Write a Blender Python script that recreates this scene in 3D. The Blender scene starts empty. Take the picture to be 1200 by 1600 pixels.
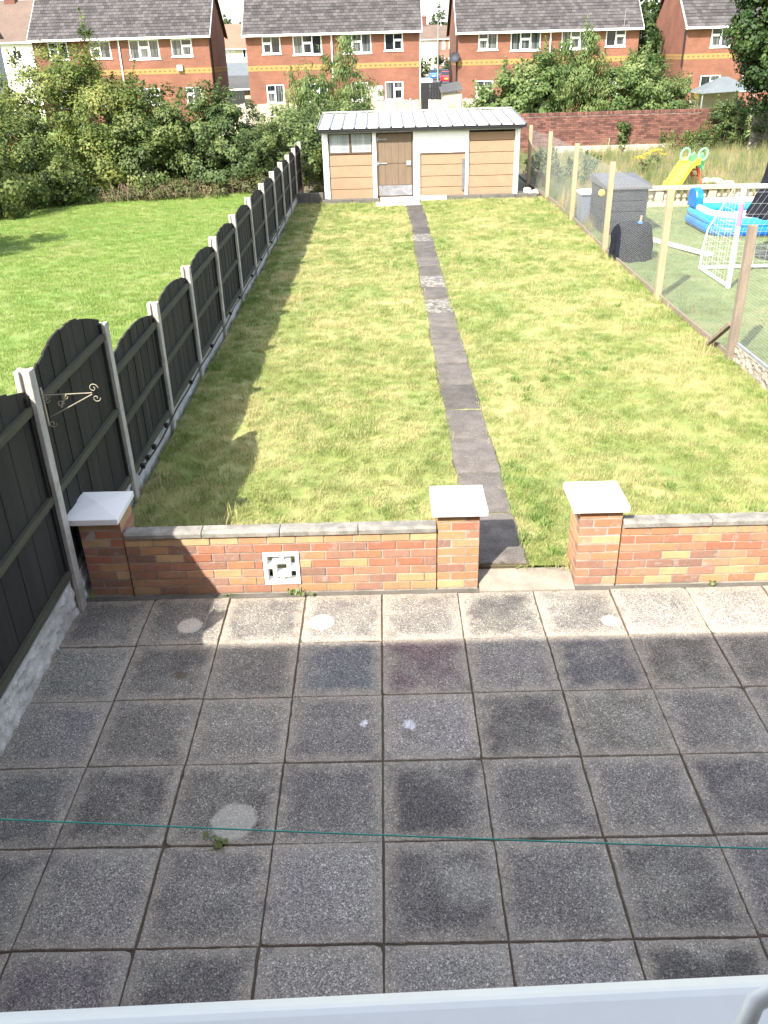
import bpy, bmesh, math, random
import numpy as np
from mathutils import Vector, Matrix, noise
random.seed(7); RNG = np.random.default_rng(7)
S = bpy.context.scene; COL = S.collection
rad = math.radians
# ------------------------------------------------------------------ camera
def cam_axes(yaw, pitch, roll):
    cy, sy, cp, sp = math.cos(yaw), math.sin(yaw), math.cos(pitch), math.sin(pitch)
    f = Vector((sy*cp, cy*cp, -sp)); r = Vector((cy, -sy, 0)); u = r.cross(f)
    c, s = math.cos(roll), math.sin(roll)
    return c*r+s*u, c*u-s*r, f
cd = bpy.data.cameras.new('camera'); cam = bpy.data.objects.new('camera', cd); COL.objects.link(cam)
cr, cu, cf = cam_axes(-0.0078686, 0.4953042, -0.0278922)
cam.matrix_world = Matrix(((cr.x, cu.x, -cf.x, 0.08066), (cr.y, cu.y, -cf.y, -5.68367), (cr.z, cu.z, -cf.z, 3.8206), (0, 0, 0, 1)))
cd.sensor_fit = 'VERTICAL'; cd.sensor_height = 24; cd.lens = 24*1321.786/1600
cd.clip_start = 0.02; cd.clip_end = 2000
S.camera = cam
# ------------------------------------------------------------------ light
W = bpy.data.worlds.new('World'); S.world = W; W.use_nodes = True
wn, wl = W.node_tree.nodes, W.node_tree.links
sky = wn.new('ShaderNodeTexSky'); sky.sky_type = 'NISHITA'; sky.sun_disc = False
sky.sun_elevation = rad(44); sky.sun_rotation = rad(214); sky.air_density = 1.0; sky.dust_density = 2.5; sky.ozone_density = 0.8
hz = wn.new('ShaderNodeMix'); hz.data_type = 'RGBA'; hz.inputs[0].default_value = .5; hz.inputs[7].default_value = (1.75, 1.72, 1.66, 1)   # thin bright high haze over the whole sky
wl.new(sky.outputs[0], hz.inputs[6]); wl.new(hz.outputs[2], wn['Background'].inputs[0]); wn['Background'].inputs[1].default_value = 0.15
sl = bpy.data.lights.new('sun', 'SUN'); sl.energy = 2.7; sl.angle = rad(0.6); sl.color = (1, .955, .88)
so = bpy.data.objects.new('sun', sl); COL.objects.link(so); so.location = (-20, -30, 40)
so.rotation_euler = Vector((0.575, 0.87, -1)).to_track_quat('-Z', 'Y').to_euler()
S.view_settings.view_transform = 'Standard'; S.view_settings.look = 'None'; S.view_settings.gamma = 1
S.view_settings.use_curve_mapping = False; S.view_settings.exposure = 2.36
# ------------------------------------------------------------------ materials
def mat(name, a, b=None, scale=6.0, thr=(.35, .65), rough=.8, fine=.12, fscale=90.0, bump=.25, bscale=60.0, objcol=False, coord='Object',
        metal=0.0, spec=.35, stretch=(1, 1, 1), third=None, tscale=1.5, tthr=(.55, .7), tint=0.0, voro=False, trans=0.0):
    m = bpy.data.materials.new(name); m.use_nodes = True
    N, L = m.node_tree.nodes, m.node_tree.links
    P = N['Principled BSDF']; P.inputs['Roughness'].default_value = rough; P.inputs['Metallic'].default_value = metal
    P.inputs['Specular IOR Level'].default_value = spec
    if coord == 'World': src = N.new('ShaderNodeNewGeometry').outputs['Position']
    else: src = N.new('ShaderNodeTexCoord').outputs['Object']
    oi = N.new('ShaderNodeObjectInfo')
    ad = N.new('ShaderNodeVectorMath'); ad.operation = 'MULTIPLY_ADD'; L.new(oi.outputs['Random'], ad.inputs[0])
    ad.inputs[1].default_value = (37, 53, 71) if coord != 'World' else (0, 0, 0); 
    mp = N.new('ShaderNodeMapping'); mp.inputs['Scale'].default_value = stretch
    L.new(src, ad.inputs[2]); L.new(ad.outputs[0], mp.inputs[0]); V = mp.outputs[0]
    def noi(sc, det=4, ro=.6):
        n = N.new('ShaderNodeTexNoise'); n.inputs['Scale'].default_value = sc; n.inputs['Detail'].default_value = det
        n.inputs['Roughness'].default_value = ro; L.new(V, n.inputs['Vector']); return n.outputs['Fac']
    def ramp(fac, lo, hi):
        r = N.new('ShaderNodeMapRange'); r.inputs[1].default_value = lo; r.inputs[2].default_value = hi; L.new(fac, r.inputs[0]); return r.outputs[0]
    def mix(fac, c1, c2, bt='MIX'):
        x = N.new('ShaderNodeMix'); x.data_type = 'RGBA'; x.blend_type = bt
        for sock, v in ((x.inputs[0], fac), (x.inputs[6], c1), (x.inputs[7], c2)):
            if isinstance(v, (int, float)): sock.default_value = v
            elif isinstance(v, tuple): sock.default_value = (*v, 1)
            else: L.new(v, sock)
        return x.outputs[2]
    c = oi.outputs['Color'] if objcol else a
    if objcol and b is not None: c = mix(ramp(noi(scale), *thr), mix(1.0, c, a, 'MULTIPLY'), mix(1.0, c, b, 'MULTIPLY'))
    elif b is not None: c = mix(ramp(noi(scale), *thr), a, b)
    if third is not None: c = mix(ramp(noi(tscale, 6, .7), *tthr), c, third)
    if fine:
        if voro:
            vt = N.new('ShaderNodeTexVoronoi'); vt.inputs['Scale'].default_value = fscale; L.new(V, vt.inputs['Vector'])
            sp = N.new('ShaderNodeSeparateColor'); L.new(vt.outputs['Color'], sp.inputs[0]); ff = sp.outputs[0]
        else: ff = noi(fscale, 2, .7)
        r = N.new('ShaderNodeMapRange'); L.new(ff, r.inputs[0]); r.inputs[1].default_value = .25 if not voro else 0; r.inputs[2].default_value = .75 if not voro else 1
        r.inputs[3].default_value = 1-fine; r.inputs[4].default_value = 1+fine
        vm = N.new('ShaderNodeVectorMath'); vm.operation = 'SCALE'
        if isinstance(c, tuple): vm.inputs[0].default_value = c
        else: L.new(c, vm.inputs[0])
        L.new(r.outputs[0], vm.inputs['Scale']); c = vm.outputs[0]
    if tint:
        at = N.new('ShaderNodeAttribute'); at.attribute_name = 'tint'
        r = N.new('ShaderNodeMapRange'); L.new(at.outputs['Fac'], r.inputs[0]); r.inputs[3].default_value = 1-tint; r.inputs[4].default_value = 1+tint
        vm = N.new('ShaderNodeVectorMath'); vm.operation = 'SCALE'
        if isinstance(c, tuple): vm.inputs[0].default_value = c
        else: L.new(c, vm.inputs[0])
        L.new(r.outputs[0], vm.inputs['Scale']); c = vm.outputs[0]
    if isinstance(c, tuple): P.inputs['Base Color'].default_value = (*c, 1)
    else: L.new(c, P.inputs['Base Color'])
    if bump:
        bp = N.new('ShaderNodeBump'); bp.inputs['Strength'].default_value = bump; bp.inputs['Distance'].default_value = .01
        L.new(noi(bscale, 3), bp.inputs['Height']); L.new(bp.outputs[0], P.inputs['Normal'])
    m['h'] = 1
    return m
M = {}
M['brick'] = mat('brick', (1, .98, .95), (.72, .70, .72), 9, (.4, .75), .85, .16, 120, .5, 130, objcol=True, third=(.40, .37, .33), tscale=9, tthr=(.56, .85))
M['mortar'] = mat('mortar', (.36, .32, .27), (.20, .18, .15), 5, bump=.5, coord='World')
M['coping'] = mat('coping_concrete', (.27, .25, .215), (.16, .15, .13), 9, (.35, .6), .9, .35, 160, .6, 150, third=(.09, .088, .075), tscale=14, tthr=(.58, .78))
M['cap'] = mat('painted_cap', (.72, .705, .67), (.68, .65, .60), 7, (.5, .9), .7, .04, 60, .15, 80)
M['white'] = mat('white_paint', (.80, .79, .77), (.70, .69, .66), 4, (.5, .9), .5, .03, 60, .05, 60)
M['sheet'] = mat('roof_sheet_white', (.56, .56, .56), (.44, .44, .43), 3, (.45, .75), .6, .06, 40, .1, 30, third=(.34, .33, .30), tscale=2, tthr=(.62, .85))
M['upvc'] = mat('white_upvc', (.90, .87, .82), (.82, .80, .75), 12, (.6, .85), .3, .02, 60, .03, 40, third=(.45, .45, .42), tscale=9, tthr=(.78, .9))
M['post'] = mat('concrete_post', (.43, .405, .365), (.30, .285, .25), 6, (.35, .7), .9, .15, 120, .4, 120, third=(.17, .165, .125), tscale=5, tthr=(.52, .8))
M['gravel2'] = mat('sunny_gravel_board', (.30, .265, .215), (.22, .195, .16), 6, (.35, .7), .95, .25, 70, .8, 60, third=(.13, .12, .09), tscale=9, tthr=(.6, .8))  # darker copy of gravel_board; its colour is toned down to offset the sun
M['gravel'] = mat('gravel_board', (.50, .49, .46), (.33, .32, .29), 5, (.35, .7), .95, .2, 70, .7, 60, third=(.17, .19, .12), tscale=4, tthr=(.6, .8))
M['board'] = mat('dark_fence_board', (.0150, .0142, .0135), (.030, .028, .022), 4, (.35, .7), .85, .45, 40, .5, 40, stretch=(1, 6, .5), objcol=True, third=(.065, .058, .047), tscale=7, tthr=(.66, .88))
M['rail'] = mat('fence_rail', (.070, .068, .040), (.045, .043, .034), 5, (.35, .7), .9, .25, 50, .4, 50, stretch=(6, .5, 6), third=(.15, .14, .11), tscale=5, tthr=(.66, .85))
M['timber'] = mat('pale_timber', (.33, .265, .165), (.25, .20, .125), 5, (.35, .7), .8, .12, 60, .3, 60, stretch=(4, 4, .5))
M['oldtimber'] = mat('weathered_timber', (.22, .175, .13), (.15, .12, .095), 5, (.35, .7), .85, .2, 60, .4, 60, stretch=(4, 4, .5))
M['wire'] = mat('galvanised_wire', (.42, .43, .43), None, rough=.45, metal=.4, fine=0, bump=0)
M['soil'] = mat('joint_soil', (.105, .075, .05), (.065, .05, .034), 9, coord='World', bump=.6, third=(.05, .062, .025), tscale=2.2, tthr=(.55, .7))
M['earth'] = mat('earth', (.11, .10, .06), (.08, .075, .045), 1.5, coord='World', bump=.4, bscale=20)
M['apron'] = mat('apron_concrete', (.29, .25, .195), (.18, .16, .13), 7, (.3, .7), .95, .2, 140, .4, 120, coord='World', third=(.14, .13, .10), tscale=5, tthr=(.6, .8))
M['dark'] = mat('black_metal', (.015, .015, .016), None, rough=.5, fine=.2, bump=.05)
M['iron'] = mat('cream_iron', (.24, .22, .165), (.33, .28, .2), 30, rough=.55, fine=.1, bump=.1)
M['black'] = mat('black_plastic', (.02, .021, .023), None, rough=.5, fine=.2, bump=.08)
M['bin'] = mat('grey_resin', (.021, .024, .032), (.030, .033, .041), 5, rough=.6, fine=.1, bump=.1)
M['binlid'] = mat('grey_lid', (.10, .10, .105), (.075, .075, .08), 5, rough=.6, fine=.1, bump=.1)
M['cover'] = mat('dark_cover_fabric', (.009, .0095, .015), (.016, .017, .024), 7, rough=.9, spec=.05, fine=.15, bump=.4, bscale=14)
M['clear'] = mat('milky_plastic', (.55, .60, .68), None, rough=.35, fine=.03, bump=.03)
M['tub'] = mat('grey_tub', (.13, .15, .19), None, rough=.4, fine=.05, bump=.03)
M['yellow'] = mat('yellow_plastic', (.80, .62, .05), (.72, .55, .05), 4, rough=.4, fine=.03, bump=.03)
M['green'] = mat('green_plastic', (.16, .50, .21), None, rough=.4, fine=.03, bump=.03)
M['red'] = mat('red_plastic', (.60, .075, .04), None, rough=.4, fine=.03, bump=.03)
M['pblue'] = mat('pool_blue', (.008, .10, .42), (.012, .16, .50), 4, rough=.3, fine=.03, bump=.05)
M['pwhite'] = mat('pool_white', (.60, .64, .68), None, rough=.3, fine=.03, bump=.05)
M['paqua'] = mat('pool_aqua', (.03, .26, .45), None, rough=.25, fine=.03, bump=.05)
M['pink'] = mat('pink_tape', (.70, .16, .26), None, rough=.5, fine=.05, bump=.03)
M['cast'] = mat('cast_stone', (.38, .315, .235), (.30, .25, .185), 5, rough=.9, fine=.12, bump=.3)
M['tan'] = mat('tan_panel', (.29, .19, .118), (.255, .167, .105), 4, (.3, .7), .95, .22, 170, .5, 150, third=(.215, .14, .09), tscale=3, tthr=(.6, .85))
M['door'] = mat('brown_door', (.15, .108, .070), (.115, .082, .055), 4, (.35, .7), .7, .18, 40, .2, 50, stretch=(5, 5, .6), third=(.17, .125, .08), tscale=4, tthr=(.6, .8))
M['dbrown'] = mat('dark_brown_wood', (.07, .042, .026), None, rough=.7, fine=.2, bump=.1)
M['rib'] = mat('roof_rib_grey', (.14, .145, .15), (.10, .105, .11), 8, rough=.6, fine=.1, bump=.05)
M['grey'] = mat('grey_metal', (.30, .315, .315), (.22, .23, .23), 8, rough=.5, metal=.3, fine=.06, bump=.05)
M['plate'] = mat('tread_plate', (.33, .34, .36), (.20, .2, .21), 6, rough=.45, metal=.4, fine=.1, bump=.1)
M['pale'] = mat('pale_concrete', (.48, .44, .37), (.34, .31, .26), 4, (.35, .7), .95, .2, 120, .4, 90)
M['kerb'] = mat('dark_kerb', (.12, .11, .095), (.07, .068, .055), 5, (.35, .7), .95, .25, 80, .4, 70, third=(.25, .23, .2), tscale=4, tthr=(.65, .8))
M['asphalt'] = mat('asphalt', (.075, .075, .075), (.055, .055, .056), 1, coord='World', fine=.15, bump=.1)
M['pavement'] = mat('pavement', (.28, .27, .25), (.22, .21, .2), 2, coord='World', bump=.1)
M['oldbrick'] = mat('old_brick', (.155, .066, .047), (.098, .048, .038), 3, (.3, .7), .9, .25, 60, .5, 60, tint=.45, coord='World', third=(.26, .19, .15), tscale=3.0, tthr=(.66, .8))
M['roof'] = mat('grey_roof_tile', (.068, .061, .060), (.05, .046, .046), .8, (.3, .7), .85, .15, 20, .2, 20, tint=.40, coord='World')
M['oldroof'] = mat('brown_roof', (.13, .09, .07), (.10, .075, .06), .6, rough=.9, fine=.2, fscale=10, bump=.3, bscale=8, coord='World')
M['redroof'] = mat('red_roof', (.30, .12, .08), (.24, .1, .07), .6, rough=.9, fine=.15, fscale=10, bump=.3, bscale=8, coord='World')
M['fence'] = mat('old_board', (.40, .34, .26), (.30, .26, .2), 3, rough=.9, fine=.2, fscale=30, bump=.3, stretch=(5, 5, .5), tint=.25)
M['render'] = mat('white_render', (.76, .74, .69), (.70, .68, .63), .8, rough=.9, fine=.05, bump=.1)
M['cream'] = mat('cream_render', (.50, .44, .32), (.45, .39, .29), .8, rough=.9, fine=.05, bump=.1)
M['grender'] = mat('grey_render', (.36, .37, .40), (.32, .33, .36), .8, rough=.9, fine=.05, bump=.1)
M['bandbrick'] = mat('yellow_band_brick', (.30, .18, .06), (.26, .155, .05), 3, rough=.85, fine=.15, bump=.1)
M['dot'] = mat('dark_band_brick', (.14, .07, .045), None, rough=.85, fine=.1, bump=.1)
M['darkin'] = mat('dark_room', (.03, .03, .033), None, rough=.9, fine=0, bump=0)
M['bark'] = mat('bark', (.07, .055, .04), (.045, .036, .027), 8, rough=.95, fine=.3, bump=.6, bscale=30)
M['twig'] = mat('dry_twig', (.20, .145, .095), (.14, .10, .07), 8, rough=.95, fine=.2, bump=.2)
M['carblue'] = mat('blue_car_paint', (.03, .16, .48), None, rough=.25, fine=0, bump=0, spec=.6)
M['carred'] = mat('red_car_paint', (.45, .02, .03), None, rough=.25, fine=0, bump=0, spec=.6)
M['cargrey'] = mat('grey_car_paint', (.06, .055, .075), None, rough=.25, fine=0, bump=0, spec=.6)
M['glass'] = mat('car_glass', (.02, .025, .03), None, rough=.08, fine=0, bump=0, spec=.7)
M['light'] = mat('red_lens', (.45, .02, .02), None, rough=.2, fine=0, bump=0)
M['tyre'] = mat('tyre', (.018, .018, .018), None, rough=.8, fine=.1, bump=.1)
M['tarp'] = mat('grey_tarpaulin', (.115, .13, .135), (.095, .11, .115), 2, rough=.7, fine=.05, bump=.2)
M['stone'] = mat('white_stone', (.62, .60, .56), (.45, .43, .39), 6, rough=.9, fine=.1, bump=.4)
M['line'] = mat('green_line', (.02, .26, .20), None, rough=.5, fine=0, bump=0)
M['petal'] = mat('yellow_petal', (.75, .58, .03), None, rough=.7, fine=.15, bump=0)
M['wood2'] = mat('grey_old_board', (.30, .27, .23), (.2, .18, .15), 4, rough=.9, fine=.2, fscale=40, bump=.3, stretch=(5, 5, .5))

def leafmat(name, c1, c2, c3, trans=.42, scale=1.2):
    m = bpy.data.materials.new(name); m.use_nodes = True
    N, L = m.node_tree.nodes, m.node_tree.links; P = N['Principled BSDF']; out = N['Material Output']
    at = N.new('ShaderNodeAttribute'); at.attribute_name = 'tint'
    g = N.new('ShaderNodeNewGeometry'); n = N.new('ShaderNodeTexNoise'); n.inputs['Scale'].default_value = scale; n.inputs['Detail'].default_value = 4
    L.new(g.outputs['Position'], n.inputs['Vector'])
    a1 = N.new('ShaderNodeMath'); a1.operation = 'MULTIPLY_ADD'; L.new(n.outputs['Fac'], a1.inputs[0]); a1.inputs[1].default_value = 1.1
    a2 = N.new('ShaderNodeMath'); a2.operation = 'MULTIPLY_ADD'; L.new(at.outputs['Fac'], a2.inputs[0]); a2.inputs[1].default_value = .75; a2.inputs[2].default_value = -.45
    L.new(a2.outputs[0], a1.inputs[2])
    cr_ = N.new('ShaderNodeValToRGB'); e = cr_.color_ramp.elements
    e[0].position = .1; e[0].color = (*c1, 1); e[1].position = .9; e[1].color = (*c3, 1)
    k = e.new(.5); k.color = (*c2, 1)
    L.new(a1.outputs[0], cr_.inputs[0]); L.new(cr_.outputs[0], P.inputs['Base Color'])
    P.inputs['Roughness'].default_value = .55; P.inputs['Specular IOR Level'].default_value = .3
    t = N.new('ShaderNodeBsdfTranslucent'); L.new(cr_.outputs[0], t.inputs[0])
    mx = N.new('ShaderNodeMixShader'); mx.inputs[0].default_value = trans
    L.new(P.outputs[0], mx.inputs[1]); L.new(t.outputs[0], mx.inputs[2]); L.new(mx.outputs[0], out.inputs[0])
    return m
M['lf_dark'] = leafmat('dark_leaf', (.018, .042, .011), (.042, .082, .021), (.11, .165, .045))
M['lf_mid'] = leafmat('hedge_leaf', (.042, .070, .02), (.102, .142, .038), (.23, .255, .08))
M['lf_yel'] = leafmat('privet_leaf', (.055, .085, .02), (.13, .17, .038), (.28, .29, .08))
M['lf_ivy'] = leafmat('ivy_leaf', (.040, .070, .022), (.098, .145, .045), (.21, .25, .09))
M['lf_wil'] = leafmat('willow_leaf', (.058, .105, .028), (.13, .19, .058), (.25, .30, .12))
M['lf_bram'] = leafmat('bramble_leaf', (.06, .06, .026), (.10, .12, .038), (.21, .18, .08))
M['lf_far'] = leafmat('far_leaf', (.035, .055, .02), (.06, .09, .03), (.1, .13, .05))

def grassmat(name, g1, g2, straw, strawthr=(.46, .60), scale=1.1, trans=.25):
    m = bpy.data.materials.new(name); m.use_nodes = True
    N, L = m.node_tree.nodes, m.node_tree.links; P = N['Principled BSDF']; out = N['Material Output']
    g = N.new('ShaderNodeNewGeometry'); oi = N.new('ShaderNodeObjectInfo')
    def noi(s, d=5, r=.65):
        n = N.new('ShaderNodeTexNoise'); n.inputs['Scale'].default_value = s; n.inputs['Detail'].default_value = d; n.inputs['Roughness'].default_value = r
        L.new(g.outputs['Position'], n.inputs['Vector']); return n.outputs['Fac']
    def mix(f, a, b):
        x = N.new('ShaderNodeMix'); x.data_type = 'RGBA'; L.new(f, x.inputs[0])
        for s_, v in ((x.inputs[6], a), (x.inputs[7], b)):
            if isinstance(v, tuple): s_.default_value = (*v, 1)
            else: L.new(v, s_)
        return x.outputs[2]
    r1 = N.new('ShaderNodeMapRange'); L.new(noi(2.6), r1.inputs[0]); r1.inputs[1].default_value = .38; r1.inputs[2].default_value = .66
    c = mix(r1.outputs[0], g1, g2)
    ad = N.new('ShaderNodeMath'); ad.operation = 'MULTIPLY_ADD'; L.new(oi.outputs['Random'], ad.inputs[0]); ad.inputs[1].default_value = .30; ad.inputs[2].default_value = -.15
    a2 = N.new('ShaderNodeMath'); a2.operation = 'ADD'; L.new(noi(scale, 6, .7), a2.inputs[0]); L.new(ad.outputs[0], a2.inputs[1])
    r2 = N.new('ShaderNodeMapRange'); L.new(a2.outputs[0], r2.inputs[0]); r2.inputs[1].default_value = strawthr[0]; r2.inputs[2].default_value = strawthr[1]
    c = mix(r2.outputs[0], c, straw); L.new(c, P.inputs['Base Color'])
    P.inputs['Roughness'].default_value = .6; P.inputs['Specular IOR Level'].default_value = .25
    t = N.new('ShaderNodeBsdfTranslucent'); L.new(c, t.inputs[0]); mx = N.new('ShaderNodeMixShader'); mx.inputs[0].default_value = trans
    L.new(P.outputs[0], mx.inputs[1]); L.new(t.outputs[0], mx.inputs[2]); L.new(mx.outputs[0], out.inputs[0])
    return m
M['grass'] = grassmat('lawn_grass', (.145, .205, .045), (.22, .27, .075), (.43, .385, .18), (.38, .66), .9)
M['thatch'] = grassmat('lawn_thatch', (.15, .18, .05), (.20, .22, .065), (.33, .29, .13), (.42, .66), .9, 0)
M['clump'] = grassmat('lawn_clump', (.125, .205, .045), (.18, .255, .065), (.2, .22, .08), (.6, .85), .9)
M['lushgrass'] = grassmat('lush_grass', (.165, .26, .05), (.235, .31, .085), (.34, .35, .14), (.58, .85), .6)
M['lushthatch'] = grassmat('lush_ground', (.10, .17, .03), (.14, .205, .042), (.19, .2, .065), (.5, .75), .6, 0)
M['turf'] = grassmat('turf_grass', (.155, .205, .085), (.20, .245, .10), (.27, .26, .13), (.5, .75), .8)
M['weed'] = grassmat('weed_grass', (.10, .155, .045), (.18, .205, .075), (.36, .29, .15), (.44, .64), .7)

def slabmat():
    m = bpy.data.materials.new('exposed_aggregate_slab'); m.use_nodes = True
    N, L = m.node_tree.nodes, m.node_tree.links; P = N['Principled BSDF']
    tc = N.new('ShaderNodeTexCoord'); oi = N.new('ShaderNodeObjectInfo'); g = N.new('ShaderNodeNewGeometry')
    def math_(op, a, b=None, c=None):
        n = N.new('ShaderNodeMath'); n.operation = op
        for i, v in enumerate((a, b, c)):
            if v is None: continue
            if isinstance(v, (int, float)): n.inputs[i].default_value = v
            else: L.new(v, n.inputs[i])
        return n.outputs[0]
    def noi(s, d=4, r=.6, v=None):
        n = N.new('ShaderNodeTexNoise'); n.inputs['Scale'].default_value = s; n.inputs['Detail'].default_value = d; n.inputs['Roughness'].default_value = r
        L.new(v or g.outputs['Position'], n.inputs['Vector']); return n.outputs['Fac']
    def mr(f, lo, hi, a=0., b=1.):
        n = N.new('ShaderNodeMapRange'); L.new(f, n.inputs[0]); n.inputs[1].default_value = lo; n.inputs[2].default_value = hi
        n.inputs[3].default_value = a; n.inputs[4].default_value = b; return n.outputs[0]
    def mix(f, a, b, bt='MIX'):
        x = N.new('ShaderNodeMix'); x.data_type = 'RGBA'; x.blend_type = bt
        for s_, v in ((x.inputs[0], f), (x.inputs[6], a), (x.inputs[7], b)):
            if isinstance(v, (int, float)): s_.default_value = v
            elif isinstance(v, tuple): s_.default_value = (*v, 1)
            else: L.new(v, s_)
        return x.outputs[2]
    sx = N.new('ShaderNodeSeparateXYZ'); L.new(tc.outputs['Object'], sx.inputs[0])
    e = math_('MAXIMUM', math_('ABSOLUTE', sx.outputs[0]), math_('ABSOLUTE', sx.outputs[1]))
    e = math_('ADD', e, math_('MULTIPLY_ADD', noi(9, 5, .65), .22, -.11))
    edge = mr(e, .20, .30)
    c = mix(math_('MULTIPLY', edge, .80), oi.outputs['Color'], (.33, .285, .225))
    blot = mr(noi(2.3, 6, .65), .45, .66)
    c = mix(math_('MULTIPLY', blot, .70), c, (.255, .235, .195))
    dk = mr(noi(4.1, 6, .7), .30, .45, 1, 0); c = mix(math_('MULTIPLY', dk, .55), c, (.075, .071, .070))
    vt = N.new('ShaderNodeTexVoronoi'); vt.inputs['Scale'].default_value = 175; L.new(g.outputs['Position'], vt.inputs['Vector'])
    sp = N.new('ShaderNodeSeparateColor'); L.new(vt.outputs['Color'], sp.inputs[0])
    vt2 = N.new('ShaderNodeTexVoronoi'); vt2.inputs['Scale'].default_value = 140; L.new(g.outputs['Position'], vt2.inputs['Vector'])
    sp2 = N.new('ShaderNodeSeparateColor'); L.new(vt2.outputs['Color'], sp2.inputs[0])
    sp1 = mr(sp.outputs[0], 0, 1, .38, 1.5)
    spk = math_('MULTIPLY', sp1, mr(sp2.outputs[1], .80, .98, 1.0, 2.1))
    spk = math_('ADD', math_('MULTIPLY', spk, math_('SUBTRACT', 1.0, math_('MULTIPLY', edge, .5))), math_('MULTIPLY', edge, .5))
    vm = N.new('ShaderNodeVectorMath'); vm.operation = 'SCALE'; L.new(c, vm.inputs[0]); L.new(spk, vm.inputs['Scale']); c = vm.outputs[0]
    # round clean marks where plant pots stood, and bird droppings
    for (x, y, r_, col, k, wob) in ((-.852, -2.275, .128, (.40, .37, .31), .85, .02), (-1.475, -.376, .094, (.50, .45, .37), .85, .015), (-.468, -.366, .094, (.52, .48, .41), .9, .015),
                               (1.735, -.43, .066, (.50, .47, .40), .8, .03), (.44, -2.72, .12, (.27, .25, .21), .7, .10),
                               (.175, -1.52, .032, (.7, .7, .7), .9, .06), (-.115, -1.494, .022, (.7, .7, .7), .9, .05), (-1.43, -.965, .045, (.10, .075, .05), .8, .05)):
        cx = N.new('ShaderNodeVectorMath'); cx.operation = 'DISTANCE'; L.new(g.outputs['Position'], cx.inputs[0]); cx.inputs[1].default_value = (x, y, 0)
        d = math_('ADD', cx.outputs['Value'], math_('MULTIPLY_ADD', noi(26 if wob > .03 else 14, 4), wob*2, -wob))
        sf = .012 if wob < .1 else .06
        gn = N.new('ShaderNodeVectorMath'); gn.operation = 'SCALE'; gn.inputs[0].default_value = col; L.new(math_('MULTIPLY_ADD', spk, .28 if wob < .1 else .7, .72 if wob < .1 else .3), gn.inputs['Scale'])
        f = mr(d, r_-sf, r_+sf, k, 0); c = mix(f, c, gn.outputs[0])
    L.new(c, P.inputs['Base Color']); P.inputs['Roughness'].default_value = .85; P.inputs['Specular IOR Level'].default_value = .3
    bp = N.new('ShaderNodeBump'); bp.inputs['Strength'].default_value = .5; bp.inputs['Distance'].default_value = .004
    L.new(math_('ADD', vt.outputs['Distance'], math_('MULTIPLY', noi(30), .8)), bp.inputs['Height']); L.new(bp.outputs[0], P.inputs['Normal'])
    return m
M['slab'] = slabmat()
M['pathslab'] = mat('path_slab', (1, 1, 1), (.66, .65, .64), 5, (.35, .65), .92, .30, 150, .5, 120, objcol=True, third=(.26, .24, .21), tscale=6, tthr=(.62, .85), voro=True)
M['mossslab'] = mat('lichened_path_slab', (1, 1, 1), (.6, .6, .55), 7, (.4, .6), .95, .3, 90, .8, 60, objcol=True, third=(.25, .24, .21), tscale=15, tthr=(.45, .60))

def brickwall(name, c1, c2, mort, axis):
    m = bpy.data.materials.new(name); m.use_nodes = True
    N, L = m.node_tree.nodes, m.node_tree.links; P = N['Principled BSDF']; P.inputs['Roughness'].default_value = .88
    g = N.new('ShaderNodeNewGeometry'); s = N.new('ShaderNodeSeparateXYZ'); L.new(g.outputs['Position'], s.inputs[0])
    k = N.new('ShaderNodeCombineXYZ'); L.new(s.outputs[axis], k.inputs[0]); L.new(s.outputs[2], k.inputs[1])
    b = N.new('ShaderNodeTexBrick'); L.new(k.outputs[0], b.inputs['Vector']); b.inputs['Scale'].default_value = 1
    b.inputs['Brick Width'].default_value = .225; b.inputs['Row Height'].default_value = .075; b.inputs['Mortar Size'].default_value = .007
    b.inputs['Color1'].default_value = (*c1, 1); b.inputs['Color2'].default_value = (*c2, 1); b.inputs['Mortar'].default_value = (*mort, 1)
    n = N.new('ShaderNodeTexNoise'); n.inputs['Scale'].default_value = .9; n.inputs['Detail'].default_value = 6; L.new(g.outputs['Position'], n.inputs['Vector'])
    r = N.new('ShaderNodeMapRange'); L.new(n.outputs['Fac'], r.inputs[0]); r.inputs[1].default_value = .3; r.inputs[2].default_value = .7; r.inputs[3].default_value = .8; r.inputs[4].default_value = 1.2
    v = N.new('ShaderNodeVectorMath'); v.operation = 'SCALE'; L.new(b.outputs['Color'], v.inputs[0]); L.new(r.outputs[0], v.inputs['Scale'])
    L.new(v.outputs[0], P.inputs['Base Color'])
    bp = N.new('ShaderNodeBump'); bp.inputs['Strength'].default_value = .4; bp.inputs['Distance'].default_value = .006; bp.invert = True
    L.new(b.outputs['Fac'], bp.inputs['Height']); L.new(bp.outputs[0], P.inputs['Normal'])
    return m
for nm, ax in (('hb_x', 0), ('hb_y', 1)):
    M[nm] = brickwall('house_brick_' + 'xy'[ax], (.185, .062, .034), (.145, .050, .029), (.20, .12, .083), ax)
    M['est'+nm[2:]] = brickwall('estate_brick_' + 'xy'[ax], (.24, .09, .055), (.2, .08, .05), (.22, .18, .14), ax)

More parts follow.
